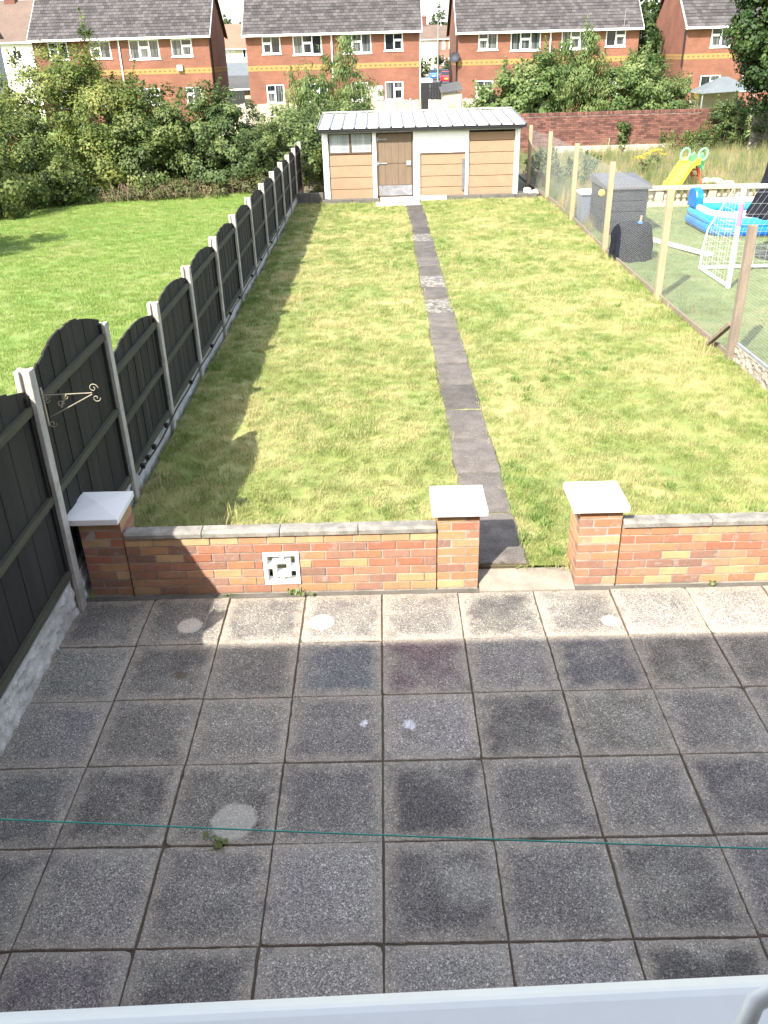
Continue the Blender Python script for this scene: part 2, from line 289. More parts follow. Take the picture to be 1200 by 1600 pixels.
def panemat(name, dark, light, thr):
    m = bpy.data.materials.new(name); m.use_nodes = True
    N, L = m.node_tree.nodes, m.node_tree.links; P = N['Principled BSDF']; P.inputs['Roughness'].default_value = .06; P.inputs['Specular IOR Level'].default_value = .6
    g = N.new('ShaderNodeNewGeometry'); mp = N.new('ShaderNodeMapping'); mp.inputs['Scale'].default_value = (7, 1, .4); L.new(g.outputs['Position'], mp.inputs[0])
    n = N.new('ShaderNodeTexNoise'); n.inputs['Scale'].default_value = 1; n.inputs['Detail'].default_value = 3; L.new(mp.outputs[0], n.inputs['Vector'])
    r = N.new('ShaderNodeMapRange'); L.new(n.outputs['Fac'], r.inputs[0]); r.inputs[1].default_value = thr-.06; r.inputs[2].default_value = thr+.1
    x = N.new('ShaderNodeMix'); x.data_type = 'RGBA'; L.new(r.outputs[0], x.inputs[0]); x.inputs[6].default_value = (*dark, 1); x.inputs[7].default_value = (*light, 1)
    L.new(x.outputs[2], P.inputs['Base Color']); return m
M['pane'] = panemat('dark_pane', (.010, .013, .017), (.05, .055, .055), .64)
M['curtain'] = panemat('curtained_pane', (.025, .03, .033), (.12, .125, .12), .5)
M['reed'] = panemat('reeded_glass', (.26, .31, .29), (.40, .44, .41), .5)

# ------------------------------------------------------------------ geometry helpers
class MB:
    def __init__(s): s.v = []; s.f = []; s.m = []; s.t = []
    def add(s, vs, fs, mi=0, t=.5):
        o = len(s.v); s.v += [tuple(v) for v in vs]
        for f in fs: s.f.append([o+i for i in f]); s.m.append(mi); s.t.append(t)
        return s
    def box(s, x0, x1, y0, y1, z0, z1, mi=0, t=.5):
        vs = [(x, y, z) for z in (z0, z1) for y in (y0, y1) for x in (x0, x1)]
        return s.add(vs, [(0, 2, 3, 1), (4, 5, 7, 6), (0, 1, 5, 4), (2, 6, 7, 3), (0, 4, 6, 2), (1, 3, 7, 5)], mi, t)
    def bar(s, a, b, w, h, mi=0, up=(0, 0, 1), t=.5):
        a, b = Vector(a), Vector(b); d = (b-a).normalized(); u = Vector(up)
        if abs(d.dot(u)) > .98: u = Vector((1, 0, 0))
        r = d.cross(u).normalized(); u = r.cross(d)
        vs = [p+r*x*w/2+u*z*h/2 for p in (a, b) for z in (-1, 1) for x in (-1, 1)]
        return s.add(vs, [(0, 1, 3, 2), (4, 6, 7, 5), (0, 4, 5, 1), (2, 3, 7, 6), (0, 2, 6, 4), (1, 5, 7, 3)], mi, t)
    def tube(s, pts, r, n=8, mi=0, closed=False, t=.5):
        pts = [Vector(p) for p in pts]; k = len(pts); rs = r if isinstance(r, (list, tuple)) else [r]*k
        o = len(s.v); u = None
        for i, p in enumerate(pts):
            d = (pts[(i+1) % k]-pts[i-1]) if closed else (pts[min(i+1, k-1)]-pts[max(i-1, 0)])
            d.normalize()
            if u is None: u = d.cross(Vector((.13, .27, .95)) if abs(d.z) < .9 else Vector((1, .2, 0))).normalized()
            else: u = (u-d*u.dot(d)).normalized()
            w = d.cross(u)
            for j in range(n):
                a = 2*math.pi*j/n; s.v.append(tuple(p+(u*math.cos(a)+w*math.sin(a))*rs[i]))
        for i in range(k if closed else k-1):
            for j in range(n):
                A = o+i*n; B = o+((i+1) % k)*n
                s.f.append([A+j, A+(j+1) % n, B+(j+1) % n, B+j]); s.m.append(mi); s.t.append(t)
        if not closed and n > 2:
            s.f.append([o+j for j in reversed(range(n))]); s.m.append(mi); s.t.append(t)
            s.f.append([o+(k-1)*n+j for j in range(n)]); s.m.append(mi); s.t.append(t)
        return s
    def lathe(s, prof, c=(0, 0, 0), n=20, mi=0, sx=1, sy=1):
        o = len(s.v)
        for r, z in prof:
            for j in range(n):
                a = 2*math.pi*j/n; s.v.append((c[0]+r*math.cos(a)*sx, c[1]+r*math.sin(a)*sy, c[2]+z))
        for i in range(len(prof)-1):
            for j in range(n): s.f.append([o+i*n+j, o+i*n+(j+1) % n, o+(i+1)*n+(j+1) % n, o+(i+1)*n+j]); s.m.append(mi); s.t.append(.5)
        s.f.append([o+j for j in reversed(range(n))]); s.m.append(mi); s.t.append(.5)
        s.f.append([o+(len(prof)-1)*n+j for j in range(n)]); s.m.append(mi); s.t.append(.5)
        return s
    def prism(s, poly, axis, a, b, mi=0):
        def P(p, q): return {'x': (q, p[0], p[1]), 'y': (p[0], q, p[1]), 'z': (p[0], p[1], q)}[axis]
        n = len(poly); vs = [P(p, a) for p in poly]+[P(p, b) for p in poly]
        fs = [tuple(reversed(range(n))), tuple(range(n, 2*n))]+[(i, (i+1) % n, n+(i+1) % n, n+i) for i in range(n)]
        return s.add(vs, fs, mi)
    def sphere(s, c, r, n=14, mi=0, rz=None):
        return s.lathe([(max(1e-3, r*math.sin(math.pi*i/n)), -(rz or r)*math.cos(math.pi*i/n)) for i in range(n+1)], c, n+4, mi)
    def mesh(s, name, mats, smooth=False, bevel=0.0, org=(0, 0, 0)):
        me = bpy.data.meshes.new(name)
        me.from_pydata([(v[0]-org[0], v[1]-org[1], v[2]-org[2]) for v in s.v], [], s.f)
        for m in (mats if isinstance(mats, (list, tuple)) else [mats]): me.materials.append(m)
        me.polygons.foreach_set('material_index', s.m)
        a = me.attributes.new('tint', 'FLOAT', 'FACE'); a.data.foreach_set('value', s.t)
        bm = bmesh.new(); bm.from_mesh(me); bmesh.ops.recalc_face_normals(bm, faces=bm.faces)
        if bevel: bmesh.ops.bevel(bm, geom=[e for e in bm.edges if len(e.link_faces) == 2 and e.calc_face_angle(0) > .5], offset=bevel, segments=2, affect='EDGES', profile=.6)
        bm.to_mesh(me); bm.free()
        if smooth:
            me.polygons.foreach_set('use_smooth', [True]*len(me.polygons)); me.set_sharp_from_angle(angle=rad(40))
        return me
def wl_(o):
    x = Vector((0, 0, 0))
    while o is not None: x = x+o.location; o = o.parent
    return x
def obj(name, me, parent=None, loc=None, rot=None, scale=None, color=None, kind=None, label=None):
    o = bpy.data.objects.new(name, me); COL.objects.link(o)
    if parent is not None: o.parent = parent
    if loc is not None: o.location = loc
    if rot is not None: o.rotation_euler = rot
    if scale is not None: o.scale = scale
    if color is not None: o.color = color
    if kind: o['kind'] = kind
    if label: o['label'] = label
    return o
def part(name, mb, mats, parent, smooth=False, bevel=0.0, kind=None, label=None):
    """mb is in world coordinates; the part's origin sits on its parent's"""
    return obj(name, mb.mesh(name, [M[x] for x in mats.split()], smooth, bevel, org=wl_(parent)), parent, kind=kind, label=label)
def thing(name, loc, label, cat, group=None):
    o = bpy.data.objects.new(name, None); COL.objects.link(o); o.location = loc; o.empty_display_size = .2
    o['label'] = label; o['category'] = cat
    if group: o['group'] = group
    return o
def solo(name, mb, mats, loc, label, cat, group=None, smooth=False, bevel=0.0):
    o = obj(name, mb.mesh(name, [M[x] for x in mats.split()], smooth, bevel, org=loc), loc=loc)
    o['label'] = label; o['category'] = cat
    if group: o['group'] = group
    return o
def struct(name, mb, mats, smooth=False, kind='structure'):
    return obj(name, mb.mesh(name, [M[x] for x in mats.split()], smooth), kind=kind)

# ------------------------------------------------------------------ ground
struct('ground', MB().add([(-500, -60, -.12), (500, -60, -.12), (500, 900, -.12), (-500, 900, -.12)], [(0, 1, 2, 3)]), 'lushthatch')
def sheet(name, x0, x1, y0, y1, z, m, step=.5, amp=.012):
    nx, ny = int((x1-x0)/step)+1, int((y1-y0)/step)+1; mb = MB()
    vs = []
    for j in range(ny+1):
        for i in range(nx+1):
            x, y = x0+(x1-x0)*i/nx, y0+(y1-y0)*j/ny; vs.append((x, y, z+amp*noise.noise((x*.9, y*.9, z*7))*2))
    mb.add(vs, [(j*(nx+1)+i, j*(nx+1)+i+1, (j+1)*(nx+1)+i+1, (j+1)*(nx+1)+i) for j in range(ny) for i in range(nx)])
    return struct(name, mb, m, smooth=True)
def lawnz(x, y, z=.085, amp=.012): return z+amp*noise.noise((x*.9, y*.9, z*7))*2
sheet('lawn', -2.36, 4.76, .264, 20.05, .085, 'thatch')
sheet('left_lawn', -16.0, -2.50, -6.0, 27, .085, 'lushthatch')
sheet('right_lawn', 4.72, 20, -6, 17.9, .08, 'turf')
sheet('weedy_ground', 4.75, 30, 17.9, 31.9, .10, 'earth')
sheet('yard_ground', -2.50, 4.75, 20.05, 60.0, .06, 'earth')
sheet('rear_gardens', 4.9, 34, 32.2, 59.5, .05, 'lushthatch', 2.0)
sheet('rear_garden_left', -40, -2.55, 27.1, 59.5, .05, 'lushthatch', 2.0)

# ------------------------------------------------------------------ patio
P = .61
pat = struct('patio', MB().box(-2.44, 4.70, -5.50, .06, -.09, -.012), 'soil')
def slab_mesh(k, w, d, th, mtl, jag=.0018, chips=()):
    r = random.Random(k); pts = []; n = 14; hx, hy = w/2, d/2
    for sgn, ax in ((0, 0), (1, 1), (2, 0), (3, 1)):
        for i in range(n):
            t = i/n; j = jag*(r.random()**2)*2.2 + (jag*4*r.random() if r.random() < .05 else 0)
            if sgn == 0: p = [-hx+w*t, -hy+j]
            elif sgn == 1: p = [hx-j, -hy+d*t]
            elif sgn == 2: p = [hx-w*t, hy-j]
            else: p = [-hx+j, hy-d*t]
            for (cx, cy, cs) in chips:
                qx, qy = cx*hx, cy*hy
                dd = abs(p[0]-qx)+abs(p[1]-qy)
                if dd < cs: 
                    sft = (cs-dd)*.5*(.7+.6*r.random()); p[0] -= cx*sft; p[1] -= cy*sft
            pts.append(p)
    N = len(pts); mb = MB()
    c = (.006, .0025)
    def ring(ins, z): return [(p[0]*(1-ins/hx), p[1]*(1-ins/hy), z) for p in pts]
    vs = ring(0, -th)+ring(0, -.006)+ring(.0025, -.0015)+ring(.007, 0)
    fs = []
    for a in range(3): fs += [(a*N+i, a*N+(i+1) % N, (a+1)*N+(i+1) % N, (a+1)*N+i) for i in range(N)]
    fs.append(tuple(range(3*N, 4*N))); mb.add(vs, fs)
    return mb.mesh('slab', mtl, smooth=True)
slabs = [slab_mesh(i, .602, .602, .04, M['slab'], chips=ch) for i, ch in enumerate(((), ((1, -1, .02),), (), (), ((1, 1, .016),), (), ((-1, 1, .024),), ()))]
tones = {(0, 1): (.15, .112, .108), (-4, 6): (.21, .135, .13), (-4, 5): (.18, .13, .128), (-3, 5): (.15, .125, .12), (2, 1): (.11, .104, .10), (2, 2): (.16, .145, .118), (-4, 1): (.19, .18, .155), (-4, 2): (.18, .165, .15),
         (-4, 3): (.15, .14, .125), (-1, 1): (.135, .135, .135)}
for row in range(0, 9):
    for c in range(-4, 8):
        k = tones.get((c, row))
        if k is None:
            v = random.choice((.08, .095, .105, .115, .13, .16, .18))*random.uniform(.93, 1.07); v *= 1.20; k = (v*1.11, v*1.0, v*random.uniform(.84, .91))
            if row == 0: k = tuple(q*1.0 for q in (v*1.08, v*.99, v*.88))
        q = obj('slab', random.choice(slabs), pat, (P*(c+.5)+random.uniform(-.003, .003), -P*(row+.5)+random.uniform(-.003, .003), random.uniform(-.003, .003)),
                (random.uniform(-.004, .004), random.uniform(-.004, .004), random.choice((0, 1, 2, 3))*math.pi/2+random.uniform(-.004, .004)), color=(*k, 1))
struct('patio_edge_strip', MB().box(-2.40, .79, .004, .056, -.1, -.006).box(1.556, 4.70, .004, .056, -.1, -.008), 'kerb')
struct('gateway_apron', MB().add([(.79, .004, -.1), (1.556, .004, -.1), (1.556, .262, -.1), (.79, .262, -.1), (.79, .004, .002), (1.556, .004, .002), (1.556, .262, .05), (.79, .262, .05)],
       [(0, 1, 2, 3), (4, 5, 6, 7), (0, 1, 5, 4), (1, 2, 6, 5), (2, 3, 7, 6), (3, 0, 4, 7)]), 'apron')
# ------------------------------------------------------------------ garden path
path = struct('path', MB().box(.735, 1.225, .27, 19.2, -.05, .082), 'soil')
psl = [slab_mesh(20+i, .455, .846, .04, M['pathslab'], .006, chips=((1, 1, .03),) if i == 1 else ()) for i in range(3)]
msl = [slab_mesh(30+i, .455, .846, .04, M['mossslab'], .008) for i in range(2)]
tone = [.17, .165, .175, .16, .11, .15, .17, .145, .15, .15, .13, .15, .115, .145, .11, .12, .10, .085, .11, .09, .10, .09]
for i in range(22):
    moss = i in (9, 11, 16); v = tone[i]*.74
    obj('slab', random.choice(msl if moss else psl), path, (.982+random.uniform(-.006, .006), .27+.43+.862*i, .101+random.uniform(-.003, .004)),
        (random.uniform(-.008, .008), random.uniform(-.006, .006), random.choice((0, math.pi))+random.uniform(-.008, .008)), color=(v*1.14, v*1.0, v*.88, 1))

# ------------------------------------------------------------------ brick garden walls
def brick_mesh(l, w=.1025, h=.065): return MB().box(-l/2, l/2, -w/2, w/2, -h/2, h/2).mesh('brick', M['brick'], bevel=.003)
BR, HB = brick_mesh(.215), brick_mesh(.1025)
PAL = [(.36, .125, .075), (.33, .115, .072), (.28, .13, .092), (.25, .135, .105), (.42, .235, .115), (.45, .32, .165), (.38, .185, .095), (.32, .18, .115), (.21, .125, .105)]
def bcol(course, n):
    r = random.random()
    if course >= n-1: w = [0, 0, 0, 0, 5, 5, 3, 1, 0]
    elif course == n-2: w = [5, 4, 3, 1, 1, 1, 1, 1, 1]
    elif course <= 1: w = [0, 0, 1, 2, 5, 3, 4, 4, 1]
    else: w = [3, 2, 2.5, 2, 2.5, 2.2, 3, 2.5, 1.2]
    c = tuple(.70*a_+.30*b_ for a_, b_ in zip(random.choices(PAL, w)[0], (.35, .19, .105))); k = random.uniform(.85, 1.15); return (c[0]*k, c[1]*k, c[2]*k, 1)
def lay(par, x, y, z, rz, me, course, n):
    o = obj('brick', me, par, Vector((x, y, z))-par.location+Vector((0, random.uniform(-.002, .002), 0)), (0, random.uniform(-.006, .006), rz+random.uniform(-.006, .006)), color=bcol(course, n))
    return o
CH = .0755
def pillar(par, cx, cy, nc=9):
    # piers are laid in the yellower bricks
    part('mortar', MB().box(cx-.162, cx+.162, cy-.162, cy+.162, -.05, nc*CH), 'mortar', par)
    for k in range(nc):
        z = k*CH+.0325+.005; g = .0565
        seq = [(-g, -.1135, 0), (.1135, -g, 1), (g, .1135, 0), (-.1135, g, 1)]
        for (dx, dy, r) in seq:
            if k % 2: dx = -dx
            lay(par, cx+dx, cy+dy, z, r*math.pi/2, BR, k if cx < 0 or random.random() < .45 else 0, nc)
def cap(par, x0, x1, y0, y1, z, mtl='cap', slant=0):
    cx, cy = (x0+x1)/2, (y0+y1)/2
    mb = MB().add([(x0, y0, z), (x1, y0, z), (x1, y1, z), (x0, y1, z), (x0, y0, z+.05), (x1, y0, z+.05), (x1, y1, z+.05), (x0, y1, z+.05), (cx, cy, z+.072)],
                  [(3, 2, 1, 0), (0, 1, 5, 4), (1, 2, 6, 5), (2, 3, 7, 6), (3, 0, 4, 7), (4, 5, 8), (5, 6, 8), (6, 7, 8), (7, 4, 8)])
    part('cap', mb, mtl, par, bevel=.006)
def brick_run(par, x0, x1, nc, y, hole=None):
    part('mortar', MB().box(x0+.002, (hole[0] if hole else x1), y-.045, y+.045, -.05, nc*CH) if not hole else
         MB().box(x0+.002, hole[0], y-.045, y+.045, -.05, nc*CH).box(hole[1], x1-.002, y-.045, y+.045, -.05, nc*CH).box(hole[0], hole[1], y-.045, y+.045, -.05, hole[2]).box(hole[0], hole[1], y-.045, y+.045, hole[3], nc*CH), 'mortar', par)
    for k in range(nc):
        z = k*CH+.0325+.005; x = x0-(.1125 if k % 2 else 0)
        while x < x1-.03:
            a, b = max(x, x0), min(x+.215, x1)
            if hole and hole[2] < z < hole[3] and b > hole[0] and a < hole[1]:
                segs = []
                if hole[0]-a > .05: segs.append((a, hole[0]-.004))
                if b-hole[1] > .05: segs.append((hole[1]+.004, b))
            else: segs = [(a, b)]
            for a, b in segs:
                if b-a > .04:
                    o = lay(par, (a+b)/2, y, z, 0, BR, k, nc); o.scale = ((b-a)/.215, 1, 1)
            x += .225
def copings(par, x0, x1, y0, y1, z, n):
    w = (x1-x0)/n
    for i in range(n):
        a, b = x0+w*i+.003, x0+w*(i+1)-.003
        mb = MB().prism([(y0, z), (y1, z), (y1, z+.04), (y1-.012, z+.05), (y0+.02, z+.05), (y0, z+.036)], 'x', a, b)
        part('coping_stone', mb, 'coping', par, bevel=.004)
wl1 = thing('garden_wall', (-.8, .11, 0), 'low red and yellow brick wall with pierced white block, left of the gateway', 'garden wall')
pillar(wl1, .615, .235); pillar(wl1, -2.185, .235)
cap(wl1, .405, .835, .012, .455, 9*CH+.004); cap(wl1, -2.445, -2.015, .012, .50, 9*CH+.004)
HX0, HX1, HZ0, HZ1 = -.942, -.648, CH+.004, 5*CH
brick_run(wl1, -2.01, .442, 7, .1125, (HX0, HX1, HZ0, HZ1))
copings(wl1, -2.01, .442, .045, .175, 7*CH+.002, 4)
def grille():
    mb = MB(); y0, y1 = .052, .135; x0, x1, z0, z1 = HX0+.004, HX1-.004, HZ0+.003, HZ1-.003
    w, h = x1-x0, z1-z0; f = .029
    X = lambda u: x0+w*u; Z = lambda v: z0+h*v
    mb.box(x0, x0+f, y0, y1, z0, z1).box(x1-f, x1, y0, y1, z0, z1).box(x0+f, x1-f, y0, y1, z0, z0+f).box(x0+f, x1-f, y0, y1, z1-f, z1)
    # inner square ring joined to the frame by four offset arms
    yb = y0+.003; a, b, c, d = .25, .35, .65, .75
    mb.box(X(a), X(d), yb, y1-.003, Z(a), Z(b)).box(X(a), X(d), yb, y1-.003, Z(c), Z(d)).box(X(a), X(b), yb, y1-.003, Z(b), Z(c)).box(X(c), X(d), yb, y1-.003, Z(b), Z(c))
    yc = yb+.003
    mb.box(X(.46), X(.57), yc, y1-.006, Z(d), z1-f).box(X(.44), X(.55), yc, y1-.006, z0+f, Z(a)).box(x0+f, X(a), yc, y1-.006, Z(.50), Z(.62)).box(X(d), x1-f, yc, y1-.006, Z(.42), Z(.54))
    return mb
part('pierced_block', grille(), 'cap', wl1)
wl2 = thing('garden_wall', (3.2, .11, 0), 'low yellow and red brick wall with one white cap, right of the gateway', 'garden wall')
pillar(wl2, 1.725, .235); cap(wl2, 1.495, 1.925, .02, .47, 9*CH+.004)
brick_run(wl2, 1.90, 4.66, 7, .1125); copings(wl2, 1.90, 4.66, .045, .175, 7*CH+.002, 4)

# ------------------------------------------------------------------ left fence
fx = -2.42
PY = [-3.75, -1.95, -.10, 1.66, 3.38, 5.15, 7.10, 9.05, 10.95, 12.95, 14.85, 16.70, 18.50, 20.35, 22.30]
TZ = [1.98, 1.98, 1.98, 1.81]+[1.545]*6+[1.56]*5
fence = thing('fence', (fx, 9, 0), 'dark stained arched panel fence with grey concrete posts down the left of the lawn', 'fence')
def cpost(h):
    w, d = .05, .055; mb = MB(); t = h
    mb.prism([(-.05, -.055), (.05, -.055), (.05, -.02), (.026, -.02), (.026, .02), (.05, .02), (.05, .055), (-.05, .055), (-.05, .02), (-.026, .02), (-.026, -.02), (-.05, -.02)], 'z', -.1, h)
    return mb.mesh('concrete_post', M['post'], bevel=.006)
# posts slotted along Y: rotate the section a quarter turn
cp = {}
for y, z in zip(PY, TZ):
    if z not in cp: cp[z] = cpost(z)
    obj('concrete_post', cp[z], fence, Vector((fx, y, 0))-fence.location, (random.uniform(-.006, .006), random.uniform(-.006, .006), math.pi/2))
NB = 13
def bmesh_board(z0, za, zb, th=.016):
    mb = MB(); w = .5
    vs = [(-th/2, -w, z0), (th/2, -w, z0), (th/2, w, z0), (-th/2, w, z0), (-th/2, -w, za), (th/2, -w, za), (th/2, w, zb), (-th/2, w, zb)]
    mb.add(vs, [(0, 1, 2, 3), (4, 5, 6, 7), (0, 1, 5, 4), (1, 2, 6, 5), (2, 3, 7, 6), (3, 0, 4, 7)])
    return mb.mesh('board', M['board'])
bcache = {}
def arch(u, lo, hi): return lo+(hi-lo)*math.sin(math.pi*min(max(u, 0), 1))
for i in range(len(PY)-1):
    y0, y1 = PY[i]+.03, PY[i+1]-.03; tall = i < 3
    gz = .30 if i < 2 else (.26 if tall else .25)
    lo, hi = (1.83, 2.0) if i < 2 else ((1.845, 2.03) if tall else (1.415, 1.53))
    zb = gz+.01; L_ = y1-y0; xb = fx-.012
    # rails and end battens on our side of the boards
    rz = [zb+.05, (1.0 if tall else .82), (1.70 if tall else 1.32)]
    mb = MB()
    for z in rz: mb.box(xb+.009, xb+.044, y0+.01, y1-.01, z-.03, z+.03)
    pn = part('panel', mb, 'rail', fence, bevel=.003)
    part('batten', MB().box(xb+.009, xb+.030, y0+.006, y0+.045, zb, lo-.03), 'board', pn); part('batten', MB().box(xb+.009, xb+.030, y1-.045, y1-.006, zb, lo-.03), 'board', pn)
    key = (tall, i < 2, i == 2)
    if key not in bcache: bcache[key] = [bmesh_board(zb, arch(k/NB, lo, hi), arch((k+1)/NB, lo, hi)) for k in range(NB)]
    w = L_/NB
    for k in range(NB):
        o = obj('board', bcache[key][k], pn, Vector((xb-(.004 if k % 2 else -.001)+random.uniform(-.0015, .0015), y0+w*(k+.5), 0))-fence.location, (0, 0, random.uniform(-.02, .02)), (1, w*1.06, random.uniform(.996, 1.004)), color=(*[random.uniform(.7, 1.45)]*3, 1))
    # gravel board: rock-faced by the patio, plain along the lawn
    mb = MB(); n, mz = int(L_/(.018 if i < 3 else .05)), 14 if i < 3 else 5
    zt = gz; z0 = -.02
    rk = .017 if i < 3 else .003; xf = fx+(.018 if i < 3 else .012)
    vs = []
    for a in range(mz+1):
        for b in range(n+1):
            y, z = y0+L_*b/n, z0+(zt-z0)*a/mz; q = (.9-2.6*noise.voronoi((y*9, z*15, i*3.1))[0][0] + .5*noise.noise((y*37, z*37, i+9))) if i < 3 else noise.noise((y*14, z*14, i)) + .6*noise.noise((y*37, z*37, i+9))
            edge = 0 if a in (0, mz) else 1
            vs.append((xf+rk*q*edge, y, z))
    mb.add(vs, [(a*(n+1)+b, a*(n+1)+b+1, (a+1)*(n+1)+b+1, (a+1)*(n+1)+b) for a in range(mz) for b in range(n)])
    mb.box(fx-.02, xf-.014, y0, y1, z0, zt)
    mb.add([(xf-.014, y0, zt), (xf, y0, zt), (xf, y1, zt), (xf-.014, y1, zt)], [(0, 1, 2, 3)])
    part('gravel_board', mb, 'gravel', fence)
# scrolled hanging bracket on the tall panel
def spiral(c, r0, turns, ux, uz, n=18):
    return [Vector(c)+Vector(ux)*(r0*(1-.8*i/n)*math.cos(turns*2*math.pi*i/n))+Vector(uz)*(r0*(1-.8*i/n)*math.sin(turns*2*math.pi*i/n)) for i in range(n+1)]
by = .06; bx = fx+.03
hb = thing('hanging_bracket', (bx, by, 1.55), 'pale scrolled iron hanging basket bracket on the tallest dark fence panel', 'bracket')
mb = MB().bar((bx, by, 1.735), (bx+.36, by, 1.745), .0045, .006).bar((bx+.02, by, 1.565), (bx+.36, by, 1.735), .0045, .006).box(bx-.006, bx+.004, by-.012, by+.012, 1.50, 1.79)
part('bracket_arm', mb, 'iron', hb)
for (cx, cz, r, sg, tn) in ((.375, 1.78, .035, 1, 1.2), (.385, 1.705, .03, -1, 1.1), (.02, 1.70, .028, -1, 1.1), (.03, 1.515, .03, -1, 1.2), (.16, 1.72, .022, -1, 1.2), (.12, 1.665, .026, 1, 1.2)):
    part('scroll', MB().tube(spiral((bx+cx, by, cz), r, tn*sg, (1, 0, 0), (0, 0, 1)), .003, 6), 'iron', hb)
part('strut', MB().bar((bx+.12, by, 1.64), (bx+.17, by, 1.735), .008, .010), 'iron', hb)
# cable clipped along the gravel boards
cx_ = fx+.062
pts = []; y = 1.78
while y < 17: pts.append((cx_+.004*math.sin(y*3), y, .262+.012*math.sin(y*1.7)+.01*math.sin(y*4.1))); y += .15
cb = solo('cable', MB().tube(pts, .011, 6), 'dark', (cx_, 1.78, .262), 'black cable running along the gravel boards of the left fence', 'cable', smooth=True)
r = random.Random(3)
for y in [1.95, 2.15, 2.42, 3.0, 4.4, 5.9, 7.6, 8.6, 10.2, 11.6, 13.4, 14.9]:
    q = obj('clip', MB().box(-.024, .015, -.025, .025, -.01, .035).mesh('clip', M['dark'], bevel=.003), cb, Vector((cx_, y, .27))-cb.location)

# ------------------------------------------------------------------ own house: wall, sill, eave over the patio
house = thing('house', (0, -5.6, 0), 'own brick house behind the patio with white window sill along photo bottom', 'house')
wx0, wx1 = -9.5, 7.5; ox0, ox1, oz0, oz1 = -.85, 1.0, 3.36, 4.75; yf, yb_ = -5.50, -5.78
mb = MB()
mb.box(wx0, ox0, yb_, yf, -.1, 5.2).box(ox1, wx1, yb_, yf, -.1, 5.2).box(ox0, ox1, yb_, yf, -.1, oz0).box(ox0, ox1, yb_, yf, oz1, 5.2)
mb.box(wx0, wx1, -13.6, -13.4, -.1, 5.2).box(wx0, wx0+.2, -13.4, yb_, -.1, 5.2).box(wx1-.2, wx1, -13.4, yb_, -.1, 5.2)
part('wall', mb, 'hb_x', house)
mb = MB().prism([(-5.80, 3.365), (-5.432, 3.365), (-5.432, 3.415), (-5.444, 3.425), (-5.80, 3.447)], 'x', ox0-.08, ox1+.08)
mb.v = [(v[0], v[1]+.026*v[0], v[2]+.006*v[0]) for v in mb.v]   # the open sash sits a touch askew in its opening
part('window_sill', mb, 'upvc', house, bevel=.004)
part('window_frame', MB().box(ox0, ox0+.06, -5.70, -5.63, 3.45, oz1).box(ox1-.06, ox1, -5.70, -5.63, 3.45, oz1).box(ox0+.06, ox1-.06, -5.70, -5.63, oz1-.06, oz1), 'upvc', house)
hp = [(.2065, -5.512, 3.46), (.2068, -5.505, 3.485), (.2085, -5.498, 3.499), (.2135, -5.492, 3.503), (.222, -5.4885, 3.504), (.24, -5.488, 3.50), (.265, -5.494, 3.49), (.275, -5.505, 3.46)]
part('handle', MB().tube(hp, .0036, 10), 'upvc', house, smooth=True)
sl_ = math.tan(rad(40)); ye, ze = -5.10, 5.10
mb = MB(); yr = -9.6; zr = ze+(ye-yr)*-sl_*-1
mb.add([(wx0-.2, ye, ze), (wx1+.2, ye, ze), (wx1+.2, yr, zr), (wx0-.2, yr, zr), (wx0-.2, ye-9, ze), (wx1+.2, ye-9, ze)], [(0, 1, 2, 3), (3, 2, 5, 4)])
part('roof', mb, 'roof', house)
part('gutter', MB().box(wx0-.2, wx1+.2, -5.21, -5.12, 5.06, 5.155).box(wx0-.2, wx1+.2, -5.5, -5.21, 5.07, 5.10), 'upvc', house)
# ------------------------------------------------------------------ washing line
pts = [(-2.40+7.15*t, -3.86-.44*t, 1.93-.05*math.sin(math.pi*t)-.03*t) for t in [i/24 for i in range(25)]]
solo('washing_line', MB().tube(pts, .0022, 6), 'line', (-2.4, -3.86, 1.93), 'thin green washing line stretched across the patio', 'washing line', smooth=True)

# ------------------------------------------------------------------ shed
sx0, sx1, sy, sz = -1.60, 4.06, 20.65, .10
shed = thing('shed', (1.2, 21.9, .08), 'concrete sectional shed with tan panels and white ribbed roof at the end of the lawn', 'shed')
part('wall', MB().box(sx0+.05, sx0+.12, sy+.1, 23.2, .06, 1.95).box(sx1-.12, sx1-.05, sy+.1, 23.2, .06, 1.95).box(sx0+.05, sx1-.05, 23.2, 23.27, .06, 2.05), 'tan', shed)
for a, b in ((sx0, sx0+.16), (-.17, -.06), (sx1-.14, sx1)): part('post', MB().box(a, b, sy-.03, sy+.10, .07, 1.93), 'white', shed, bevel=.006)
part('post', MB().box(2.51, 2.60, sy-.03, sy+.10, .07, 1.93), 'white', shed, bevel=.006)
def panels(x0, x1, zs):
    for a, b in zip(zs[:-1], zs[1:]):
        part('panel', MB().box(x0, x1, sy+.02, sy+.07, a+.007, b-.007), 'tan', shed, bevel=.007)
panels(-1.435, -.175, [.08, .37, .69, 1.01, 1.31]); panels(1.205, 2.505, [.08, .375, .675, .985, 1.30]); panels(2.605, 3.915, [.08, .34, .655, .965, 1.285, 1.59, 1.83])
part('white_sheet', MB().box(1.0, 1.195, sy-.035, sy+.02, .08, 1.89).box(1.195, 2.508, sy-.035, sy+.02, 1.312, 1.89), 'white', shed)
part('grey_strip', MB().box(2.42, 2.508, sy-.03, sy+.018, .28, 1.13), 'rib', shed)
wf = MB(); X0, X1, Z0, Z1 = -1.435, -.175, 1.325, 1.885
wf.box(X0, X1, sy, sy+.06, Z0, Z0+.045).box(X0, X1, sy, sy+.06, Z1-.03, Z1).box(X0, X0+.03, sy, sy+.06, Z0+.045, Z1-.03).box(X1-.03, X1, sy, sy+.06, Z0+.045, Z1-.03).box(-.835, -.775, sy, sy+.06, Z0+.045, Z1-.03)
